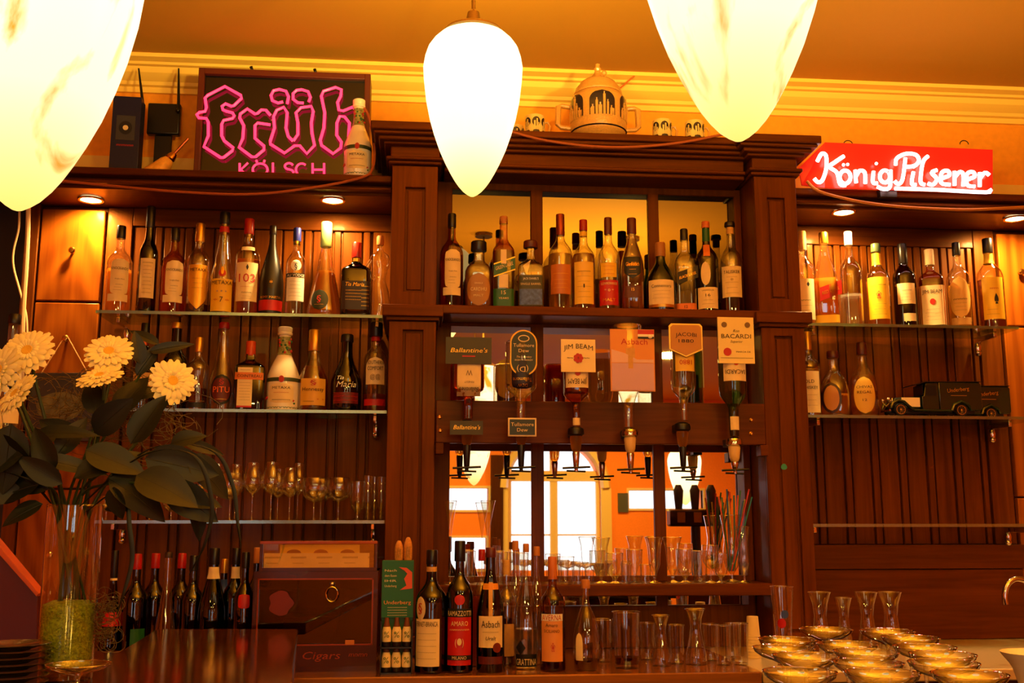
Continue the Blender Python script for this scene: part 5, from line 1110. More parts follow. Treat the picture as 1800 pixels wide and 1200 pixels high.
MB().box(-hw+.013, hw-.013, -.018, -.0165, .070, .074).box(-hw+.013, hw-.013, -.018, -.0165, h-.022, h-.018).box(-hw+.012, -hw+.016, -.018, -.0165, .070, h-.018).box(hw-.016, hw-.012, -.018, -.0165, .070, h-.018).build('gold_edge', COPPER, dr_)
MB().tube([(.045+.016*math.cos(a), -.020, h-.062+.020*math.sin(a)) for a in [2*PI*i/24 for i in range(24)]], .0028, 8, closed=True).sphere((.045, -.018, h-.034), .007).build('lock_ring', SILVER, dr_)
MB().box(.085, .11, -.020, -.0165, .072, .085).build('brass_catch', BRASS, dr_)
flat_text(MB(), 'mnm Cigars', -.03, .034, -.0168, .020, .20, shear=.3).build('lettering', COPPER, dr_, smooth=0)
flat_text(MB(), 'mnmn', .12, .040, -.0168, .012, .05, shear=.3).build('lettering', COPPER, dr_, smooth=0)
MB().prism([(-.095+.032*math.cos(a)*(1+.15*math.cos(5*a)), h-.085+.034*math.sin(a)) for a in [2*PI*i/30 for i in range(30)]], -.0175, -.0165).build('red_emblem', mat('dull_red', (110, 16, 10), .5), dr_, smooth=0)
CB = mat('cedar_box', (120, 52, 22), .5)
for i, (cx, z0, w_, h_, nm) in enumerate(((-.05, .0125, .18, .05, 'lowest'), (-.04, .063, .16, .045, 'second from the bottom'), (-.02, .1085, .15, .035, 'topmost'))):
    c = thing('cigar_box', 'cedar cigar box behind the cabinet glass, %s of the stack' % nm, 'cigar box', (t.location.x+cx, YH+.10, CT+z0), .05*(i-1))
    MB().box(-w_/2, w_/2, -.06, .06, 0, h_-.012).build('box_body', CB, c, bevel=.001); MB().box(-w_/2-.001, w_/2+.001, -.061, .061, h_-.0115, h_).build('lid', CB, c, bevel=.001)
# glass-fronted tray on top with price cards
xa, _ = W(456, 980, YH); xb, _ = W(663, 980, YH); ztt = W(560, 951, YH)[1]
t2 = thing('cigar_tray', 'shallow wooden box with cards behind glass, on top of the cigar cabinet', 'tray', ((xa+xb)/2, YH, zt_+.0005)); w2 = (xb-xa)/2; h2 = ztt-zt_
MB().box(-w2, -w2+.008, 0, .18, 0, h2).box(w2-.008, w2, 0, .18, 0, h2).box(-w2, w2, 0, .18, 0, .008).box(-w2, w2, .172, .18, 0, h2).build('case', CH, t2, bevel=.001)
MB().box(-w2, w2, -.001, .18, h2-.008, h2).build('lid', mat('cherry_edge', (150, 62, 22), .2, coat=.8), t2, bevel=.001)
MB().box(-w2, w2, -.003, -.0005, 0, .010).build('front_rail', CH, t2)
MB().box(-w2+.009, w2-.009, .0, .002, .010, h2-.008).build('front_glass', CLEAR, t2, smooth=0)
cd = MB().box(-w2+.012, w2-.022, .004, .006, .0085, h2*.60); tag(cd.build('price_card', CREAM, None, smooth=0, loc=(t2.location.x, YH, zt_+.0005)), 'long cream card with handwriting inside the tray on the cigar cabinet', 'card')
co = bpy.data.objects['price_card']
m = MB()
for i in range(5): flat_text(m, ('mnmnmn', 'mmnmnm', 'nmmnmn', 'mnnmmn', 'nmnmmn')[i], -w2+.035+i*.072, h2*.42, .0035, .008, .042, shear=.3); flat_text(m, 'nnnnn', -w2+.035+i*.072, h2*.25, .0035, .004, .03)
m.build('lettering', INK, co, smooth=0)
y2 = MB().box(-w2+.055, w2-.050, .010, .012, .0085, h2*.88); yo = tag(y2.build('yellow_card', mat('card_yellow', (240, 200, 70), .5), None, smooth=0, loc=(t2.location.x, YH, zt_+.0005)), 'yellow card standing behind the cream card in the tray', 'card')
m = MB()
for i in range(3): m.prism([(-.07+i*.075+.020*math.cos(a), h2*.60+.010*math.sin(a)) for a in [PI*i_/12 for i_ in range(13)]], .0085, .0098)
m.build('brown_emblem', mat('card_brown', (120, 60, 25), .5), yo, smooth=0)

YU = 3.03
x0, zt_ = W(672, 985, YU); x1, zs = W(726, 1085, YU); hw = (x1-x0)/2; h = zt_-CT; hs = zs-CT
t = thing('bitters_dispenser', 'green counter dispenser for small paper-wrapped bitters bottles', 'dispenser', ((x0+x1)/2, YU, CT))
MB().box(-hw, hw, .012, .05, 0, h).build('back', mat('dispenser_green', (16, 88, 34), .4), t, bevel=.001)
MB().box(-hw, -hw+.003, -.035, .012, 0, hs*.95).box(hw-.003, hw, -.035, .012, 0, hs*.95).box(-hw, hw, -.035, .012, 0, .004).box(-hw, hw, -.035, .012, hs*.46, hs*.46+.004).build('rack', mat('dark_rack', (25, 20, 15), .4), t)
sg = MB().box(-hw, hw, .004, .0115, hs, h-.001).build('sign', mat('sign_green', (14, 98, 36), .4), t)
m = flat_text(MB(), 'Underberg', 0, hs+.036, .0030, .010, hw*1.7); m.build('lettering', mat('ochre_ink', (225, 150, 60), .5), sg, smooth=0)
m = MB()
for i, s in enumerate(('Nach', 'dem Essen', 'IHR', 'Underberg')): flat_text(m, s, -hw*.45, h-.030-i*.014, .0030, .006, hw*.75)
m.build('small_lettering', CREAM, sg, smooth=0); m = MB()
for i in range(4): flat_text(m, 'nnnnnnnnn', 0, hs+.026-i*.007, .0030, .003, hw*1.2)
m.build('small_print', CREAM, sg, smooth=0)
MB().prism([(hw*.05, h-.018), (hw*.55, h-.020), (hw*.90, h-.032), (hw*.92, h-.076), (hw*.15, h-.080), (hw*.55, h-.068), (hw*.40, h-.050), (hw*.60, h-.036), (hw*.40, h-.027)], .0024, .0036).build('hand_picture', mat('hand_orange', (214, 84, 44), .5), sg, smooth=0)
PAPER = mat('brown_wrapping', (205, 140, 62), .6, bump=.4, bscale=200, var=.2)
def mini(x, y, z, text, grp, s=1.0, lean=0):
    c = thing('mini_bottle', text, 'bottle', (x, y, z), 0, grp, rot=(lean, 0, 0))
    MB().lathe([(.0115, 0), (.0125, .004), (.0125, .012)], 18).build('foot', mat('dark_foot', (30, 12, 8), .4), c)
    MB().lathe([(.0127, .0125), (.0130, .030), (.0125, .042), (.0095, .052)], 18, capb=False, capt=False).build('label', CREAM, c)
    MB().lathe([(.0093, .052), (.0070, .062), (.0060, .072), (.0050, .076)], 16).build('paper_wrap', mat('dark_wrap', (110, 52, 24), .6), c)
    m = MB(); S = Surf([(.0130, 0), (.0130, 1)], 1, 1, 2, 1, 0); print_text(m, S, '%', .024, .016, .014, 0, .0012); m.build('green_script', GREENP, c, smooth=0)
    return c
for r, z0, nm in ((0, .0045, 'lower'), (1, hs*.46+.0045, 'upper')):
    for i, cl in enumerate(('left', 'middle', 'right')):
        mini(t.location.x+(i-1)*.0275, YU-.014, CT+z0, 'small paper-wrapped bitters bottle, %s place of the %s row in the dispenser' % (cl, nm), 'small bitters bottles in the green dispenser', lean=0)
for px, py, cl in ((701, 950, 'left'), (717, 944, 'right')):
    x = W(px, 985, YU+.03)[0]; hh_ = W(px, py, YU+.03)[1]-zt_
    c = thing('wrapped_bottle', 'brown paper-wrapped little bottle on top of the green dispenser, %s one' % cl, 'bottle', (x, YU+.032, zt_+.0003))
    MB().lathe([(.0105, 0), (.0120, .006), (.0118, hh_*.6), (.0095, hh_*.8), (.0060, hh_*.95), (.0035, hh_)], 16).build('paper_wrap', PAPER, c)
    m = MB(); S = Surf([(.0122, 0), (.0122, 1)], 1, 1, 2, 1, 0); print_text(m, S, '///', hh_*.1, hh_*.5, .012, 0, .0008); m.build('script', mat('olive_ink', (90, 90, 40), .6), c, smooth=0)
# ================================================================== GLASSWARE
GP = {  # outer profile (radius fraction of bowl, height fraction)
 'tulip':   [(.62, 0), (.60, .008), (.14, .03), (.07, .06), (.065, .40), (.10, .44), (.55, .50), (.90, .58), (.98, .66), (.80, .80), (.62, .90), (.60, 1)],
 'balloon': [(.55, 0), (.53, .01), (.12, .035), (.07, .07), (.07, .40), (.14, .44), (.60, .50), (.90, .60), (1, .74), (.96, .88), (.86, 1)],
 'goblet':  [(.75, 0), (.72, .015), (.16, .06), (.10, .12), (.12, .36), (.55, .44), (.90, .58), (1, .76), (.95, 1)],
 'flute':   [(.95, 0), (.90, .006), (.18, .02), (.09, .06), (.09, .52), (.16, .60), (.38, .72), (.62, .84), (1, 1)],
 'flared':  [(.75, 0), (.72, .01), (.20, .05), (.16, .12), (.30, .22), (.62, .40), (.66, .60), (.74, .80), (1, 1)],
 'tumbler': [(.84, 0), (.86, .02), (.90, .30), (.95, .70), (1, 1)],
 'shot':    [(.80, 0), (.80, .10), (.90, .5), (1, 1)],
 'rummer':  [(.80, 0), (.78, .02), (.30, .07), (.24, .14), (.40, .22), (.85, .32), (1, .50), (1, 1)],
 'knob':    [(.95, 0), (.9, .01), (.30, .03), (.50, .07), (.26, .12), (.50, .17), (.28, .22), (.60, .30), (.85, .45), (1, 1)],
 'beer':    [(.72, 0), (.70, .03), (.60, .10), (.66, .35), (.84, .70), (.98, .92), (1, 1)],
 'waist':   [(.98, 0), (1, .03), (.92, .20), (.62, .50), (.50, .68), (.60, .84), (.90, 1)],
 'hurricane': [(.8, 0), (.76, .01), (.20, .04), (.18, .12), (.60, .22), (.86, .36), (.74, .52), (.66, .64), (.80, .84), (1, 1)],
 'coupe':   [(.64, 0), (.62, .010), (.16, .03), (.075, .07), (.07, .76), (.12, .81), (.34, .85), (.72, .895), (.95, .955), (1.0, 1)],
 'cone':    [(1, 0), (.96, .3), (.5, .75), (.3, 1)],
}
def glassware(kind, name, text, x, y, z, H, R, grp=None, liq=None, cat='glass', m=CLEAR, seg=24):
    t = thing(name, text, cat, (x, y, z), 0, grp)
    pr = GP[kind]; cut = next((i for i, (r, h) in enumerate(pr) if i > 2 and r > .2 and pr[i-1][0] < .2), 0)
    if cut:
        MB().lathe([(r*R, h*H) for r, h in pr[:cut]], seg).build('stem_and_foot', m, t)
        MB().lathe([(r*R, h*H) for r, h in pr[cut-1:]], seg, capb=False, capt=False).build('bowl', m, t)
    else:
        b = MB().lathe([(r*R, h*H) for r, h in pr], seg, capt=False); b.lathe([(.0, .05*H), (pr[1][0]*R*.9, .055*H)], seg, capt=False); b.build('body', m, t)
    MB().tube([(R*pr[-1][0]*math.cos(a), R*pr[-1][0]*math.sin(a), H) for a in [2*PI*i/seg for i in range(seg)]], .0011, 5, closed=True).build('rim', m, t)
    if liq:
        l0, l1, lm = liq; MB().lathe([((interp(pr, l0+(l1-l0)*i/4)*R-.0018), (l0+(l1-l0)*i/4)*H) for i in range(5)], seg).build('liquid', lm, t)
    return t
def pg(kind, name, text, px, py, wpx, Y, Z, **k):
    x = W(px, 920-(Z-EYE)*F/Y, Y)[0]; H = W(px, py, Y)[1]-Z
    return glassware(kind, name, text, x, Y, Z, H, wpx/2*Y/F, **k)
Z6 = 1.413
for kind, px, py, wpx, Y, tx in (
 ('goblet', 186, 872, 28, 3.58, 'short stemmed glass at the left end of the lowest left shelf, below the leaves'),
 ('goblet', 224, 874, 28, 3.58, 'short stemmed glass, second from the left on the lowest left shelf'),
 ('goblet', 262, 874, 28, 3.60, 'short stemmed glass, third from the left, hidden behind leaves'),
 ('goblet', 300, 874, 28, 3.60, 'short stemmed glass left of the patterned balloon glass, behind leaves'),
 ('balloon', 350, 852, 34, 3.58, 'balloon glass just right of the lowest big leaf'),
 ('tulip', 379, 815, 32, 3.60, 'tulip glass directly right of the bouquet leaves, left of the tall row'),
 ('balloon', 403, 832, 38, 3.56, 'balloon glass between the first two tulip glasses'),
 ('tulip', 412, 816, 32, 3.64, 'tulip glass half behind the balloon glass left of the tall row'),
 ('tulip', 442, 813, 36, 3.57, 'tall tulip glass standing alone in the middle of the glass row'),
 ('tulip', 475, 812, 38, 3.57, 'tall tulip glass with the brightest glint, centre right of the row'),
 ('tulip', 487, 824, 32, 3.66, 'tulip glass at the back behind the glinting one'),
 ('tulip', 508, 822, 36, 3.57, 'tulip glass left of the slim rear tulip glass'),
 ('tulip', 522, 814, 30, 3.65, 'slim tall tulip glass left of the two wide balloon glasses'),
 ('balloon', 551, 840, 44, 3.57, 'left of the two wide balloon wine glasses'),
 ('balloon', 563, 842, 40, 3.66, 'balloon wine glass at the back between the wide pair'),
 ('balloon', 594, 840, 46, 3.57, 'right of the two wide balloon wine glasses'),
 ('rummer', 628, 846, 26, 3.56, 'small short-footed glass right of the wide balloon glasses'),
 ('knob', 646, 836, 18, 3.56, 'narrow cordial glass with knobbed stem, left one of the pair'),
 ('knob', 657, 838, 18, 3.65, 'narrow cordial glass at the back between the knobbed pair'),
 ('knob', 669, 838, 18, 3.56, 'narrow cordial glass with knobbed stem beside the left pillar')):
    pg(kind, {'goblet': 'stemmed_glass', 'balloon': 'wine_glass', 'tulip': 'tulip_glass', 'rummer': 'cordial_glass', 'knob': 'cordial_glass'}[kind], tx, px, py, wpx, Y, Z6)
Z7 = 1.2153
for kind, px, py, wpx, Y, tx in (
 ('flute', 791, 880, 22, 3.42, 'tall trumpet flute at the left mirror edge on the lower wooden shelf'),
 ('flute', 857, 880, 26, 3.42, 'tall trumpet flute right of the first one, above the brandy bottle'),
 ('tumbler', 823, 968, 26, 3.50, 'tumbler behind the red-labelled bottle neck on the lower wooden shelf'),
 ('tumbler', 880, 970, 26, 3.48, 'tumbler right of the second flute on the lower wooden shelf'),
 ('tumbler', 915, 972, 28, 3.50, 'tumbler behind the slim corked bottles'),
 ('tumbler', 995, 978, 30, 3.40, 'tumbler standing right of the orange-labelled bottle cap'),
 ('shot', 1017, 990, 18, 3.40, 'shot glass right of the tumbler near the pale bottle cork'),
 ('shot', 1036, 992, 18, 3.42, 'shot glass left of the first flared glass'),
 ('flared', 1057, 945, 32, 3.42, 'flared footed glass before the bright window reflection'),
 ('rummer', 1081, 972, 30, 3.40, 'squat footed bowl glass leaning close to the first flared glass'),
 ('shot', 1101, 990, 20, 3.42, 'shot glass between bowl glass and round tumbler'),
 ('tumbler', 1116, 966, 28, 3.46, 'round tumbler left of the central flared glass'),
 ('shot', 1135, 992, 20, 3.40, 'shot glass in front of the left foot of the central flared glass'),
 ('flared', 1151, 944, 32, 3.41, 'flared footed glass before the right mirror bar'),
 ('flared', 1183, 944, 34, 3.44, 'flared footed glass right of the right mirror bar'),
 ('rummer', 1205, 965, 28, 3.41, 'footed bowl glass below the dark beer tower reflection'),
 ('tumbler', 1231, 968, 26, 3.45, 'tumbler left of the straw glasses'),
 ('goblet', 1250, 958, 30, 3.40, 'stemmed goblet right of the tumbler by the straws'),
 ('rummer', 1268, 972, 24, 3.40, 'little footed glass in front of the glass of straws')):
    pg(kind, {'flute': 'flute_glass', 'tumbler': 'tumbler', 'shot': 'shot_glass', 'flared': 'flared_glass', 'rummer': 'footed_glass', 'goblet': 'goblet'}[kind], tx, px, py, wpx, Y, Z7)
# straws and the glasses that hold them
hg = pg('hurricane', 'straw_glass', 'tall glass holding a bunch of coloured straws at the right mirror edge', 1287, 905, 36, 3.46, Z7, m=CLEAR)
hg2 = pg('hurricane', 'straw_glass', 'smaller curved glass with gold glints beside the straws', 1309, 925, 26, 3.41, Z7)
rnd = random.Random(3)
SC = [('orange', (225, 90, 30)), ('green', (60, 120, 50)), ('blue', (40, 90, 160)), ('yellow', (220, 190, 60)), ('red', (190, 30, 20)), ('teal', (30, 120, 120))]
for i in range(12):
    nm, c = SC[i % 6]; a = rnd.uniform(0, 2*PI); r = .0105
    b = Vector((hg.location.x+r*math.cos(a), 3.46+r*math.sin(a), Z7+.035)); xt, zt_ = W(1266+i*4.8, 858+rnd.uniform(0, 26), 3.46)
    e = Vector((xt, 3.46+.018*math.sin(a), zt_)); e = b+(e-b)*(1.0)
    tag(MB().tube([b, b.lerp(e, .8), e], .0028, 7).build('drinking_straw', mat('straw_'+nm, c, .35)), '%s drinking straw in the bunch at the right mirror edge' % nm, 'straw', 'coloured straws in the tall glass')
# counter, right of the bottles
for kind, px, py, wpx, Y, tx, lq in (
 ('tumbler', 1102, 1075, 48, 3.06, 'large tumbler with a little dark drink on the counter', (.08, .20, L_DRK)),
 ('tumbler', 1060, 1088, 36, 3.20, 'tumbler behind the pear-shaped corked bottle', None),
 ('waist', 1163, 1081, 34, 3.10, 'narrow-waisted schnapps glass right of the large tumbler', None),
 ('tumbler', 1139, 1094, 30, 3.24, 'back-row tumbler between the large tumbler and the waisted glass', None),
 ('tumbler', 1190, 1098, 28, 3.14, 'tumbler right of the narrow-waisted glass', None),
 ('waist', 1224, 1070, 38, 3.12, 'small clear carafe with wide foot among the tumblers', None),
 ('tumbler', 1250, 1096, 30, 3.20, 'tumbler directly right of the small carafe', None),
 ('tumbler', 1272, 1099, 28, 3.10, 'tumbler with dull yellow print, third from the paper cups', None),
 ('tumbler', 1289, 1095, 30, 3.24, 'back-row tumbler near the stacked paper cups', None),
 ('tumbler', 1303, 1095, 28, 3.10, 'tumbler just left of the stacked paper cups', None)):
    pg(kind, 'tumbler' if kind == 'tumbler' else 'carafe', tx, px, py, wpx, Y, CT, liq=lq)
CUPM = mat('cup_card', (226, 205, 150), .6)
xcup = W(1325, 1150, 3.26)[0]; hc = W(1325, 1083, 3.26)[1]-CT-.06
for i in range(8):
    c = thing('paper_cup', 'pale paper cup nested upside down in the tall stack beside the right pillar', 'cup', (xcup, 3.26, CT+.0004+i*hc/7), 0, 'paper cups in one tall stack')
    MB().lathe([(.023-.0002*i, 0), (.0235-.0002*i, .003), (.0222-.0002*i, .004), (.0185-.0002*i, .060), (.017-.0002*i, .0605)], 24, capb=False).build('cup_wall', CUPM, c)
# beer glass with red dot, carafes on the sink counter
t = pg('beer', 'beer_glass', 'tall beer glass with a red and blue emblem beside the right pillar', 1380, 1030, 40, 2.99, CT)
pr = GP['beer']; H = W(1380, 1030, 2.99)[1]-CT; S = Surf(pr, 20*2.99/F, H, 2, 1, -.35)
label_mesh(S, .50*H, .62*H, .012, 'oval', -.004, .0008).build('red_emblem', REDP, t); label_mesh(S, .62*H, .72*H, .010, 'oval', .006, .0008).build('blue_emblem', mat('blue_print', (60, 80, 150), .5), t)
for px, py, wp, Y, tx in ((1446, 1040, 44, 3.02, 'wide-mouthed glass carafe, leftmost behind the coupe glasses'), (1487, 1050, 34, 3.18, 'smaller carafe at the back, between the first and the third'), (1529, 1040, 44, 3.02, 'glass carafe, third from the left behind the coupe glasses'), (1571, 1040, 46, 3.02, 'glass carafe, rightmost behind the coupe glasses')):
    pg('waist', 'carafe', tx, px, py, wp, Y, CT)
# coupe glasses on the bar, bottom right
rz = 1.213
co_l = ['far left of the rear row', 'centre of the rear row', 'left of the second row, nearest the beer glass', 'right end of the rear row', 'leftmost of all, second from the rear', 'middle of the second row', 'right of the second row', 'left of the third row', 'middle of the third row', 'right of the third row', 'left front row, behind the nearest', 'right end just behind the front row', 'nearest to the viewer, front row left', 'middle of the front row', 'right end of the front row']
coup = [(1452, 1103, 95), (1547, 1106, 86), (1384, 1121, 95), (1600, 1118, 84), (1378, 1136, 100), (1489, 1129, 108), (1625, 1134, 92), (1416, 1150, 104), (1522, 1143, 110), (1640, 1146, 102), (1500, 1160, 116), (1660, 1160, 104), (1406, 1178, 126), (1532, 1180, 122), (1650, 1182, 126)]
placed = []
for i, (px, py, wp) in enumerate(coup):
    Y = .094*F/wp; x, Y = WZ(px, py+2, rz)
    for k in range(30):
        ok = True
        for (a, b) in placed:
            d = math.hypot(x-a, Y-b)
            if d < .096: x += (x-a)/max(d, .01)*.012 + .001; Y += (Y-b)/max(d, .01)*.008; ok = False
        if ok: break
    placed.append((x, Y))
    glassware('coupe', 'coupe_glass', 'clear coupe glass on the bar, '+co_l[i], x, Y, GT, rz-GT, .047, 'coupe glasses bottom right', m=COUPEG, seg=36)
# pale pitcher and tap at the right edge
x, z = W(1826, 1146, 1.62)
t = thing('white_pitcher', 'white conical vessel cut by the bottom right picture corner', 'pitcher', (x, 1.62, GT))
MB().lathe([(.018, 0), (.020, .01), (.026, .05), (.040, .10), (.054, z-GT-.004), (.056, z-GT), (.051, z-GT-.002), (.036, .09), (.02, .02)], 36, capt=False).build('vessel', mat('white_porcelain', (250, 238, 215), .3, coat=.3), t)
t = thing('tap', 'curved chrome tap spout at the right picture edge', 'tap', (W(1850, 1150, 3.1)[0], 3.1, CT))
pts = []
for px, py in ((1768, 1062), (1766, 1045), (1772, 1026), (1786, 1017), (1806, 1022), (1822, 1038), (1834, 1062)):
    a = W(px, py, 3.1); pts.append((a[0]-t.location.x, 0, a[1]-CT))
MB().tube(resh(pts+[(-.01, 0, .06), (0, 0, .03)], 4), .0085, 12).build('spout', SILVER, t)
MB().lathe([(.030, 0), (.030, .006), (.018, .012), (.016, .05), (.010, .055)], 24).build('base', SILVER, t)
# left foreground: small coupe, saucers, leaning board
x, z = W(62, 1168, 1.42)
glassware('coupe', 'coupe_glass', 'single coupe glass in front of the vase at bottom left', x, 1.60, BT, .082, .044, m=CLEAR)
x = W(2, 1120, 1.9)[0]
for i in range(7):
    c = thing('saucer', 'pale saucer in the stack cut by the left picture edge', 'saucer', (x, 1.95, BT+.0003+i*.0105), 0, 'saucers stacked at the left edge')
    MB().lathe([(.030, 0), (.032, .002), (.055, .009), (.064, .0118), (.063, .0124), (.052, .0105), (.028, .004)], 30).build('plate', mat('saucer_white', (70, 54, 34), .2, coat=.5), c)
YB_ = 2.24
def zz(px, py): a = W(px, py, YB_); return a
t = thing('leaning_board', 'dark red slanted board with its lit edge painted orange at the left picture border', 'board', (zz(20, 1100)[0], YB_, BT))
o = t.location; P4 = [zz(-60, 906), zz(66, 1048), (zz(66, 1048)[0]+.008, BT+.001), (zz(-60, 906)[0], BT+.001)]
MB().prism([(a-o.x, b-o.z) for a, b in P4], 0, .03).build('panel', mat('dark_red_panel', (92, 14, 6), .4), t, bevel=.001)
e0, e1 = P4[0], P4[1]
MB().prism([(e0[0]-o.x, e0[1]-o.z), (e1[0]-o.x, e1[1]-o.z), (e1[0]-o.x+.004, e1[1]-o.z+.006), (e0[0]-o.x+.002, e0[1]-o.z+.018)], -.006, .034).build('lit_edge_orange', mat('lit_edge_orange', (220, 95, 30), .4), t, bevel=.001)  # orange strip puts the board's lit edge into the colour
# framed sign hanging by a string from the lower cupboard knob
kx, kz = W(115, 595, 3.665); YS = 3.668
t = thing('hanging_sign', 'dark oval-pictured board hung by a string from the left cupboard knob', 'sign', (kx, YS, kz))
a0, a1, a2, a3 = W(52, 655, YS), W(166, 655, YS), W(160, 775, YS), W(46, 775, YS)
MB().prism([(p[0]-kx, p[1]-kz) for p in (a0, a1, a2, a3)], 0, .016).build('board', mat('olive_black_board', (34, 28, 14), .35, coat=.4), t, bevel=.001)
MB().prism([((a0[0]+a1[0])/2-kx+.075*math.cos(a), (a0[1]+a3[1])/2-kz+.05*math.sin(a)) for a in [2*PI*i/30 for i in range(30)]], -.003, 0).build('oval_picture', mat('olive_picture', (88, 78, 40), .5, var=.5, bscale=30), t)
l, r_ = W(72, 656, YS), W(154, 656, YS)
MB().tube([(l[0]-kx, .004, l[1]-kz), (-.003, .004, .010), (.003, .004, .010), (r_[0]-kx, .004, r_[1]-kz)], .0022, 6).build('string', mat('pale_string', (225, 170, 100), .6), t)
# little turquoise sticker on the right pillar
x, z = W(1378, 820, 3.394)
tag(MB().prism([(x+.010*math.cos(a)*(1-.2*math.sin(a)), z+.010*math.sin(a)) for a in [2*PI*i/16 for i in range(16)]], 3.3930, 3.3942).build('sticker', mat('turquoise_sticker', (50, 150, 130), .5), smooth=0), 'tiny turquoise sticker on the right pillar', 'sticker')
# beer tower on the customer side (seen in the mirror)
xb, _ = W(1222, 900, 7.12-1.75)
t = thing('beer_tower', 'dark beer tower with three labelled taps, seen in the mirror behind the straws', 'beer tower', (xb, 1.75, 0))
zf = lambda py: W(1222, py, 7.12-1.75)[1]
MB().box(-.09, .25, -.08, .08, 0, 1.08).build('pedestal', WDm, t); MB().lathe([(.05, 1.08), (.05, 1.10), (.026, 1.12), (.024, zf(925))], 20).build('column', BLACK, t)
MB().box(-.14, .14, -.045, .045, zf(925), zf(895)).build('crossbar', mat('bronze_dark', (60, 36, 18), .25, .7), t, bevel=.01)
for i in (-1, 0, 1):
    MB().lathe([(.018, zf(895)), (.022, zf(880)), (.026, zf(862)), (.014, zf(852))], 16, (i*.085, 0, 0)).build('tap_handle', BROWNG if False else mat('dark_handle', (40, 20, 12), .3), t)
    MB().box(i*.085-.02, i*.085+.02, .045, .048, zf(918), zf(900)).build('brass_badge', BRASS, t)

# ================================================================== FLOWERS
YV = 2.05
xv0 = W(115, 1150, YV)[0]; hv = W(128, 888, YV)[1]-BT; Rv = .049
vz = thing('glass_vase', 'tall clear cylinder vase with bright green granules on the bar top', 'vase', (xv0, YV, BT))
MB().lathe([(Rv*.97, 0), (Rv, .004), (Rv, hv)], 40, capt=False).build('vase_wall', CLEAR, vz)
MB().lathe([(Rv*.90, .022), (Rv*.94, .012), (Rv*.96, .004)], 40).build('thick_base', glass('vase_base', (.8, .85, .75)), vz)
MB().tube([(Rv*math.cos(a), Rv*math.sin(a), hv) for a in [2*PI*i/40 for i in range(40)]], .0015, 6, closed=True).build('rim', CLEAR, vz)
GRN = mat('green_granules', (150, 170, 30), .45, var=.5, bscale=220, bump=.8)
g = MB(); rnd = random.Random(11); hg_ = W(115, 1055, YV)[1]-BT
g.lathe([(Rv*.88, .024), (Rv*.90, .028), (Rv*.90, hg_*.95), (Rv*.6, hg_), (.001, hg_*1.01)], 30)
for i in range(1500):
    a = rnd.uniform(0, 2*PI); z = rnd.uniform(.026, hg_); r = Rv*.90 if z < hg_*.95 else rnd.uniform(0, Rv*.85)
    s = rnd.uniform(.0012, .0024); c = (r*math.cos(a), r*math.sin(a), z)
    g.add([(c[0]+s*dx, c[1]+s*dy, c[2]+s*dz) for dx, dy, dz in ((1,0,0), (-1,0,0), (0,1,0), (0,-1,0), (0,0,1), (0,0,-1))], [(0,2,4), (2,1,4), (1,3,4), (3,0,4), (2,0,5), (1,2,5), (3,1,5), (0,3,5)])
gg = g.build('green_granules', GRN, None, loc=(xv0, YV, BT)); tag(gg, 'bright yellow-green decorative granules filling the foot of the vase', 'granules', kind='stuff')
PET = mat('petal_cream', (250, 236, 170), .5); CEN = mat('flower_centre', (235, 190, 60), .7, bump=1, bscale=600); STE = mat('flower_stem', (46, 66, 20), .5)
PET.node_tree.nodes['Principled BSDF'].inputs['Subsurface Weight'].default_value = .2
PET.node_tree.nodes['Principled BSDF'].inputs['Subsurface Radius'].default_value = (.01, .008, .003)
def gerbera(px, py, Y, R, tilt, yaw, text, seed):
    c = V(px, py, Y); rnd = random.Random(seed)
    t = thing('gerbera_daisy', text, 'flower', tuple(c), 0, None)
    M = Matrix.Rotation(yaw, 3, 'Z') @ Matrix.Rotation(tilt, 3, 'X')      # face normal starts at +z
    for layer, (n, r0, r1, wd, lift) in enumerate(((19, .18, 1.0, .088, -.03), (19, .18, .86, .072, .07), (20, .16, .46, .04, .12))):
        b = MB()
        for k in range(n):
            a = 2*PI*(k+.5*layer)/n + rnd.uniform(-.04, .04); L = r1*rnd.uniform(.93, 1.05); ca, sa = math.cos(a), math.sin(a); droop = rnd.uniform(.0, .10)
            vs = []
            for j in range(6):
                u = j/5; rr_ = (r0+(L-r0)*u)*R; w_ = wd*R*(.45+1.15*math.sin(min(1, u*1.1)*PI*.62))*(1 if j < 5 else .45); z_ = (lift+.10*math.sin(u*PI*.6)-droop*u*u)*R
                for s_ in (-1, 0, 1):
                    vs.append(M @ Vector((rr_*ca - s_*w_*sa, rr_*sa + s_*w_*ca, z_-abs(s_)*.012*R+(0.02*R if s_ == 0 else 0))))
            b.add(vs, [(j*3+i, j*3+i+1, (j+1)*3+i+1, (j+1)*3+i) for j in range(5) for i in range(2)])
        b.build('petal_ring', PET, t, smooth=60)
    b = MB(); b.lathe([(.24*R, .03*R), (.26*R, .12*R), (.18*R, .17*R), (.08*R, .15*R), (0, .14*R)], 22)
    b.v = [tuple(M @ Vector(p)) for p in b.v]; b.build('flower_head', CEN, t)
    b = MB(); b.lathe([(.05*R, -.16*R), (.18*R, -.10*R), (.24*R, .01*R)], 16); b.v = [tuple(M @ Vector(p)) for p in b.v]; b.build('calyx', STE, t)
    base = Vector((xv0+rnd.uniform(-.02, .02)*(-1 if px > 118 else 1), YV+rnd.uniform(-.018, .018), BT+hg_*1.02)) - c
    mouth = Vector((xv0+max(-.036, min(.036, (c.x-xv0)*.25)), YV+rnd.uniform(-.02, .02), BT+hv)) - c
    st = M @ Vector((0, 0, -.12*R)); k1 = st + (M @ Vector((0, 0, -.5*R))) + Vector((0, 0, -.03))
    MB().tube(resh([tuple(st), tuple(k1), tuple(mouth), tuple(base)], 6), .0034, 8).build('stem', STE, t)
R90 = PI/2
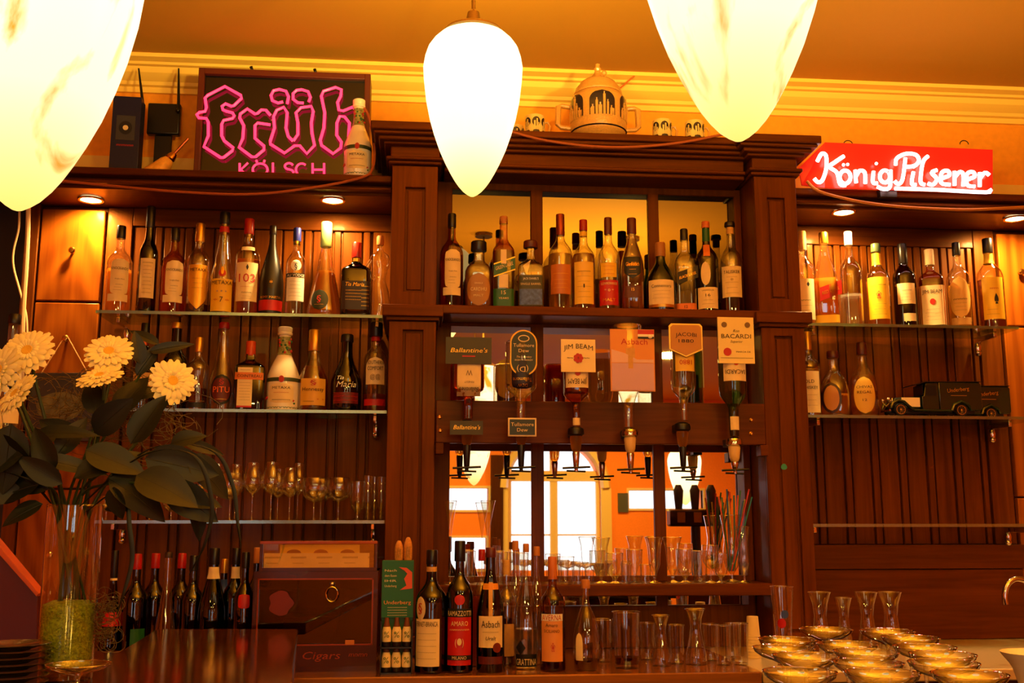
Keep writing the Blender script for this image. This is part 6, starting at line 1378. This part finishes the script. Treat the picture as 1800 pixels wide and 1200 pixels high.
gerbera(50, 618, 2.02, .050, 1.15, -.15, 'large cream daisy with open face, upper left of the bouquet', 1)
gerbera(2, 652, 2.00, .050, 1.35, -.5, 'cream daisy cut by the left edge of the picture', 2)
gerbera(30, 694, 1.96, .046, 1.05, -.75, 'cream daisy seen from the side at the lower left of the bouquet', 3)
gerbera(192, 620, 2.06, .048, .95, .10, 'cream daisy with its face tipped up, top centre of the bouquet', 4)
gerbera(176, 663, 2.00, .043, .62, -.30, 'cream daisy seen nearly edge-on below the top centre one', 5)
gerbera(303, 670, 2.06, .046, 1.40, .42, 'cream daisy facing the viewer, outermost on the right', 6)
LEAFM = mat('leaf_dark_green', (11, 20, 5), .5, var=.35, bscale=40); LEAF2 = mat('leaf_olive', (24, 30, 8), .5, var=.3, bscale=40)
def leaf(par, p0, d, n, L, Wd, m, curl=.25):
    """p0 base, d direction, n face normal"""
    d = Vector(d).normalized(); n = Vector(n); n = (n - d*n.dot(d)).normalized(); s = d.cross(n); b = MB(); vs = []
    N = 9
    for j in range(N+1):
        u = j/N; w_ = Wd/2*(math.sin(PI*u**.75)**.8 if 0 < u < 1 else 0.01); c = Vector(p0)+d*(L*u)-n*(curl*L*u*u)
        for q in (-1, -.5, 0, .5, 1): vs.append(c + s*(w_*q*.86) + n*(w_*.22*abs(q)-.0))
    b.add(vs, [(j*5+i, j*5+i+1, (j+1)*5+i+1, (j+1)*5+i) for j in range(N) for i in range(4)])
    b.tube([Vector(p0)+d*(L*u)-n*(curl*L*u*u+.0004) for u in [i/6 for i in range(7)]], [.0011]*5+[.0008, .0004], 5)
    return b.build('leaf', m, par, smooth=60)
def branch(text, pts, leaves, seed):
    """pts: (px, py, Y) of the twig from vase mouth outward; leaves: (px, py, Y, angle deg in picture, length px, width px, material)"""
    c0 = V(*pts[0]); t = thing('leafy_branch', text, 'branch', tuple(c0)); rnd = random.Random(seed)
    P3 = [V(*p)-c0 for p in pts]; base = Vector((xv0+rnd.uniform(-.025, .025), YV+rnd.uniform(-.02, .02), BT+hg_*1.0))-c0
    MB().tube(resh([tuple(base)]+[tuple(p) for p in P3], 5), .0026, 7).build('twig', STE, t)
    for (px, py, Y, ang, lp, wp, m) in leaves:
        a = math.radians(ang); L = lp*Y/F; d = Vector((math.cos(a), rnd.uniform(-.35, .35), math.sin(a)))
        leaf(t, V(px, py, Y)-c0, d, (rnd.uniform(-.5, .5), -1, rnd.uniform(.1, .8)), L, wp*Y/F, m, rnd.uniform(.05, .3))
A, B_ = LEAFM, LEAF2
branch('leafy branch reaching to the far left edge of the bouquet', [(98, 880, 2.05), (60, 820, 1.98), (10, 760, 1.94)], [(60, 830, 1.97, 150, 150, 85, A), (20, 745, 1.93, 265, 120, 80, B_), (40, 800, 1.93, 200, 110, 60, A), (85, 860, 1.96, 165, 110, 46, A), (-5, 760, 1.93, 300, 130, 70, A)], 1)
branch('leafy branch with long narrow leaves in the left middle of the bouquet', [(108, 880, 2.05), (100, 820, 2.0), (80, 750, 1.99)], [(60, 762, 1.97, 5, 110, 34, A), (60, 805, 1.95, -8, 120, 36, B_), (95, 830, 1.94, 120, 90, 50, A), (100, 800, 1.98, 60, 80, 44, A), (110, 850, 1.93, 150, 90, 44, A)], 2)
branch('leafy branch rising in the centre of the bouquet', [(120, 880, 2.05), (150, 800, 2.02), (175, 720, 2.03)], [(150, 790, 1.96, -20, 110, 64, B_), (165, 760, 2.0, 40, 90, 60, A), (170, 730, 2.0, 110, 80, 44, A), (130, 840, 1.95, 30, 120, 60, A), (180, 800, 1.97, -35, 80, 44, B_), (140, 780, 1.99, 150, 90, 50, A)], 3)
branch('leafy branch with broad leaves reaching right over the glass row', [(134, 880, 2.05), (200, 820, 2.0), (290, 790, 2.0), (345, 800, 2.0)], [(255, 805, 1.96, -12, 125, 76, B_), (330, 800, 1.97, -45, 105, 62, A), (230, 780, 1.99, 60, 100, 60, A), (300, 780, 1.97, 20, 60, 40, A), (320, 775, 1.99, -15, 75, 24, B_), (345, 850, 1.96, -85, 100, 40, A)], 4)
branch('leafy branch hanging low to the right of the vase', [(138, 885, 2.05), (190, 850, 1.98), (260, 850, 1.96)], [(190, 840, 1.95, -30, 120, 74, A), (240, 835, 1.94, -20, 120, 80, A), (200, 855, 1.94, -80, 60, 44, B_), (290, 850, 1.95, -35, 110, 66, A), (300, 870, 1.97, -10, 90, 50, A), (250, 880, 1.98, 190, 70, 40, A)], 5)
branch('thin branch with narrow leaves between the centre daisy and the outer daisy', [(130, 880, 2.06), (200, 740, 2.08), (258, 640, 2.10), (285, 610, 2.10)], [(262, 618, 2.09, 15, 75, 24, A), (280, 605, 2.10, 150, 60, 22, A), (248, 640, 2.09, 100, 60, 30, A), (240, 660, 2.09, 60, 70, 30, A), (215, 700, 2.08, 20, 70, 44, B_), (205, 730, 2.06, 65, 90, 56, A)], 6)
branch('leafy branch filling the left of the vase mouth', [(104, 885, 2.04), (70, 850, 2.0), (30, 850, 1.98)], [(70, 850, 1.95, 195, 100, 56, A), (40, 870, 1.96, 170, 90, 50, A), (75, 885, 1.97, 205, 70, 40, B_), (20, 830, 1.96, 140, 80, 50, A)], 7)
# long grass blades
for i, (pts, tx) in enumerate((([(150, 900, 2.02), (215, 860, 1.97), (228, 930, 1.95), (232, 985, 1.95), (218, 1040, 1.95), (205, 1080, 1.96)], 'long drooping grass blade just right of the vase'),
        ([(140, 890, 2.0), (250, 800, 1.95), (340, 800, 1.92), (372, 880, 1.92), (362, 950, 1.93), (332, 1010, 1.94)], 'long drooping grass blade in front of the glass row'),
        ([(140, 890, 2.0), (260, 790, 1.98), (370, 790, 1.96), (408, 850, 1.96), (418, 920, 1.96), (424, 962, 1.96)], 'outermost drooping grass blade, ending beside the cigar cabinet'),
        ([(90, 885, 2.0), (60, 850, 1.95), (30, 835, 1.94), (-10, 826, 1.94)], 'grass blade bent to the left picture edge'))):
    P3 = resh([tuple(V(*p)) for p in pts], 6); b = MB(); n = len(P3); vs = []
    for j, p in enumerate(P3):
        w_ = .0038*math.sin(PI*min(1, (j+1)/n*.98+.02))+.0006; vs += [(p[0]-w_, p[1], p[2]), (p[0], p[1]-.0015, p[2]), (p[0]+w_, p[1], p[2]), (p[0], p[1]+.0008, p[2])]
    b.add(vs, [(j*4+k, j*4+(k+1) % 4, (j+1)*4+(k+1) % 4, (j+1)*4+k) for j in range(n-1) for k in range(4)])
    tag(b.build('grass_blade', LEAFM, smooth=60), tx, 'grass blade')
# curly bear grass, too many hairs to count
b = MB(); rnd = random.Random(21)
for i in range(150):
    cx, cy_ = rnd.choice([(90, 700), (180, 720), (220, 690), (250, 760), (300, 740), (120, 730), (200, 680)]); Y = rnd.uniform(2.09, 2.16)
    x0, y0 = cx+rnd.uniform(-45, 45), cy_+rnd.uniform(-40, 40); r = rnd.uniform(15, 60); a0 = rnd.uniform(0, 2*PI); sp_ = rnd.uniform(2, 5)
    b.tube([V(x0+r*math.cos(a0+sp_*k/9)*(1+.1*k/9), y0+r*.7*math.sin(a0+sp_*k/9), Y+.01*math.sin(k)) for k in range(10)], .0006, 4)
for i in range(90):
    x0, y0 = 185+rnd.uniform(-18, 18), 1085+rnd.uniform(-50, 50); r = rnd.uniform(8, 22); a0 = rnd.uniform(0, 2*PI)
    b.tube([V(x0+r*math.cos(a0+3*k/7), y0+r*.8*math.sin(a0+3*k/7), 2.05+.012*math.sin(k)) for k in range(8)], .0005, 4)
tag(b.build('curly_grass', mat('dry_grass', (112, 92, 40), .6)), 'tangle of fine curly dry grass woven through the bouquet', 'dry grass', kind='stuff')
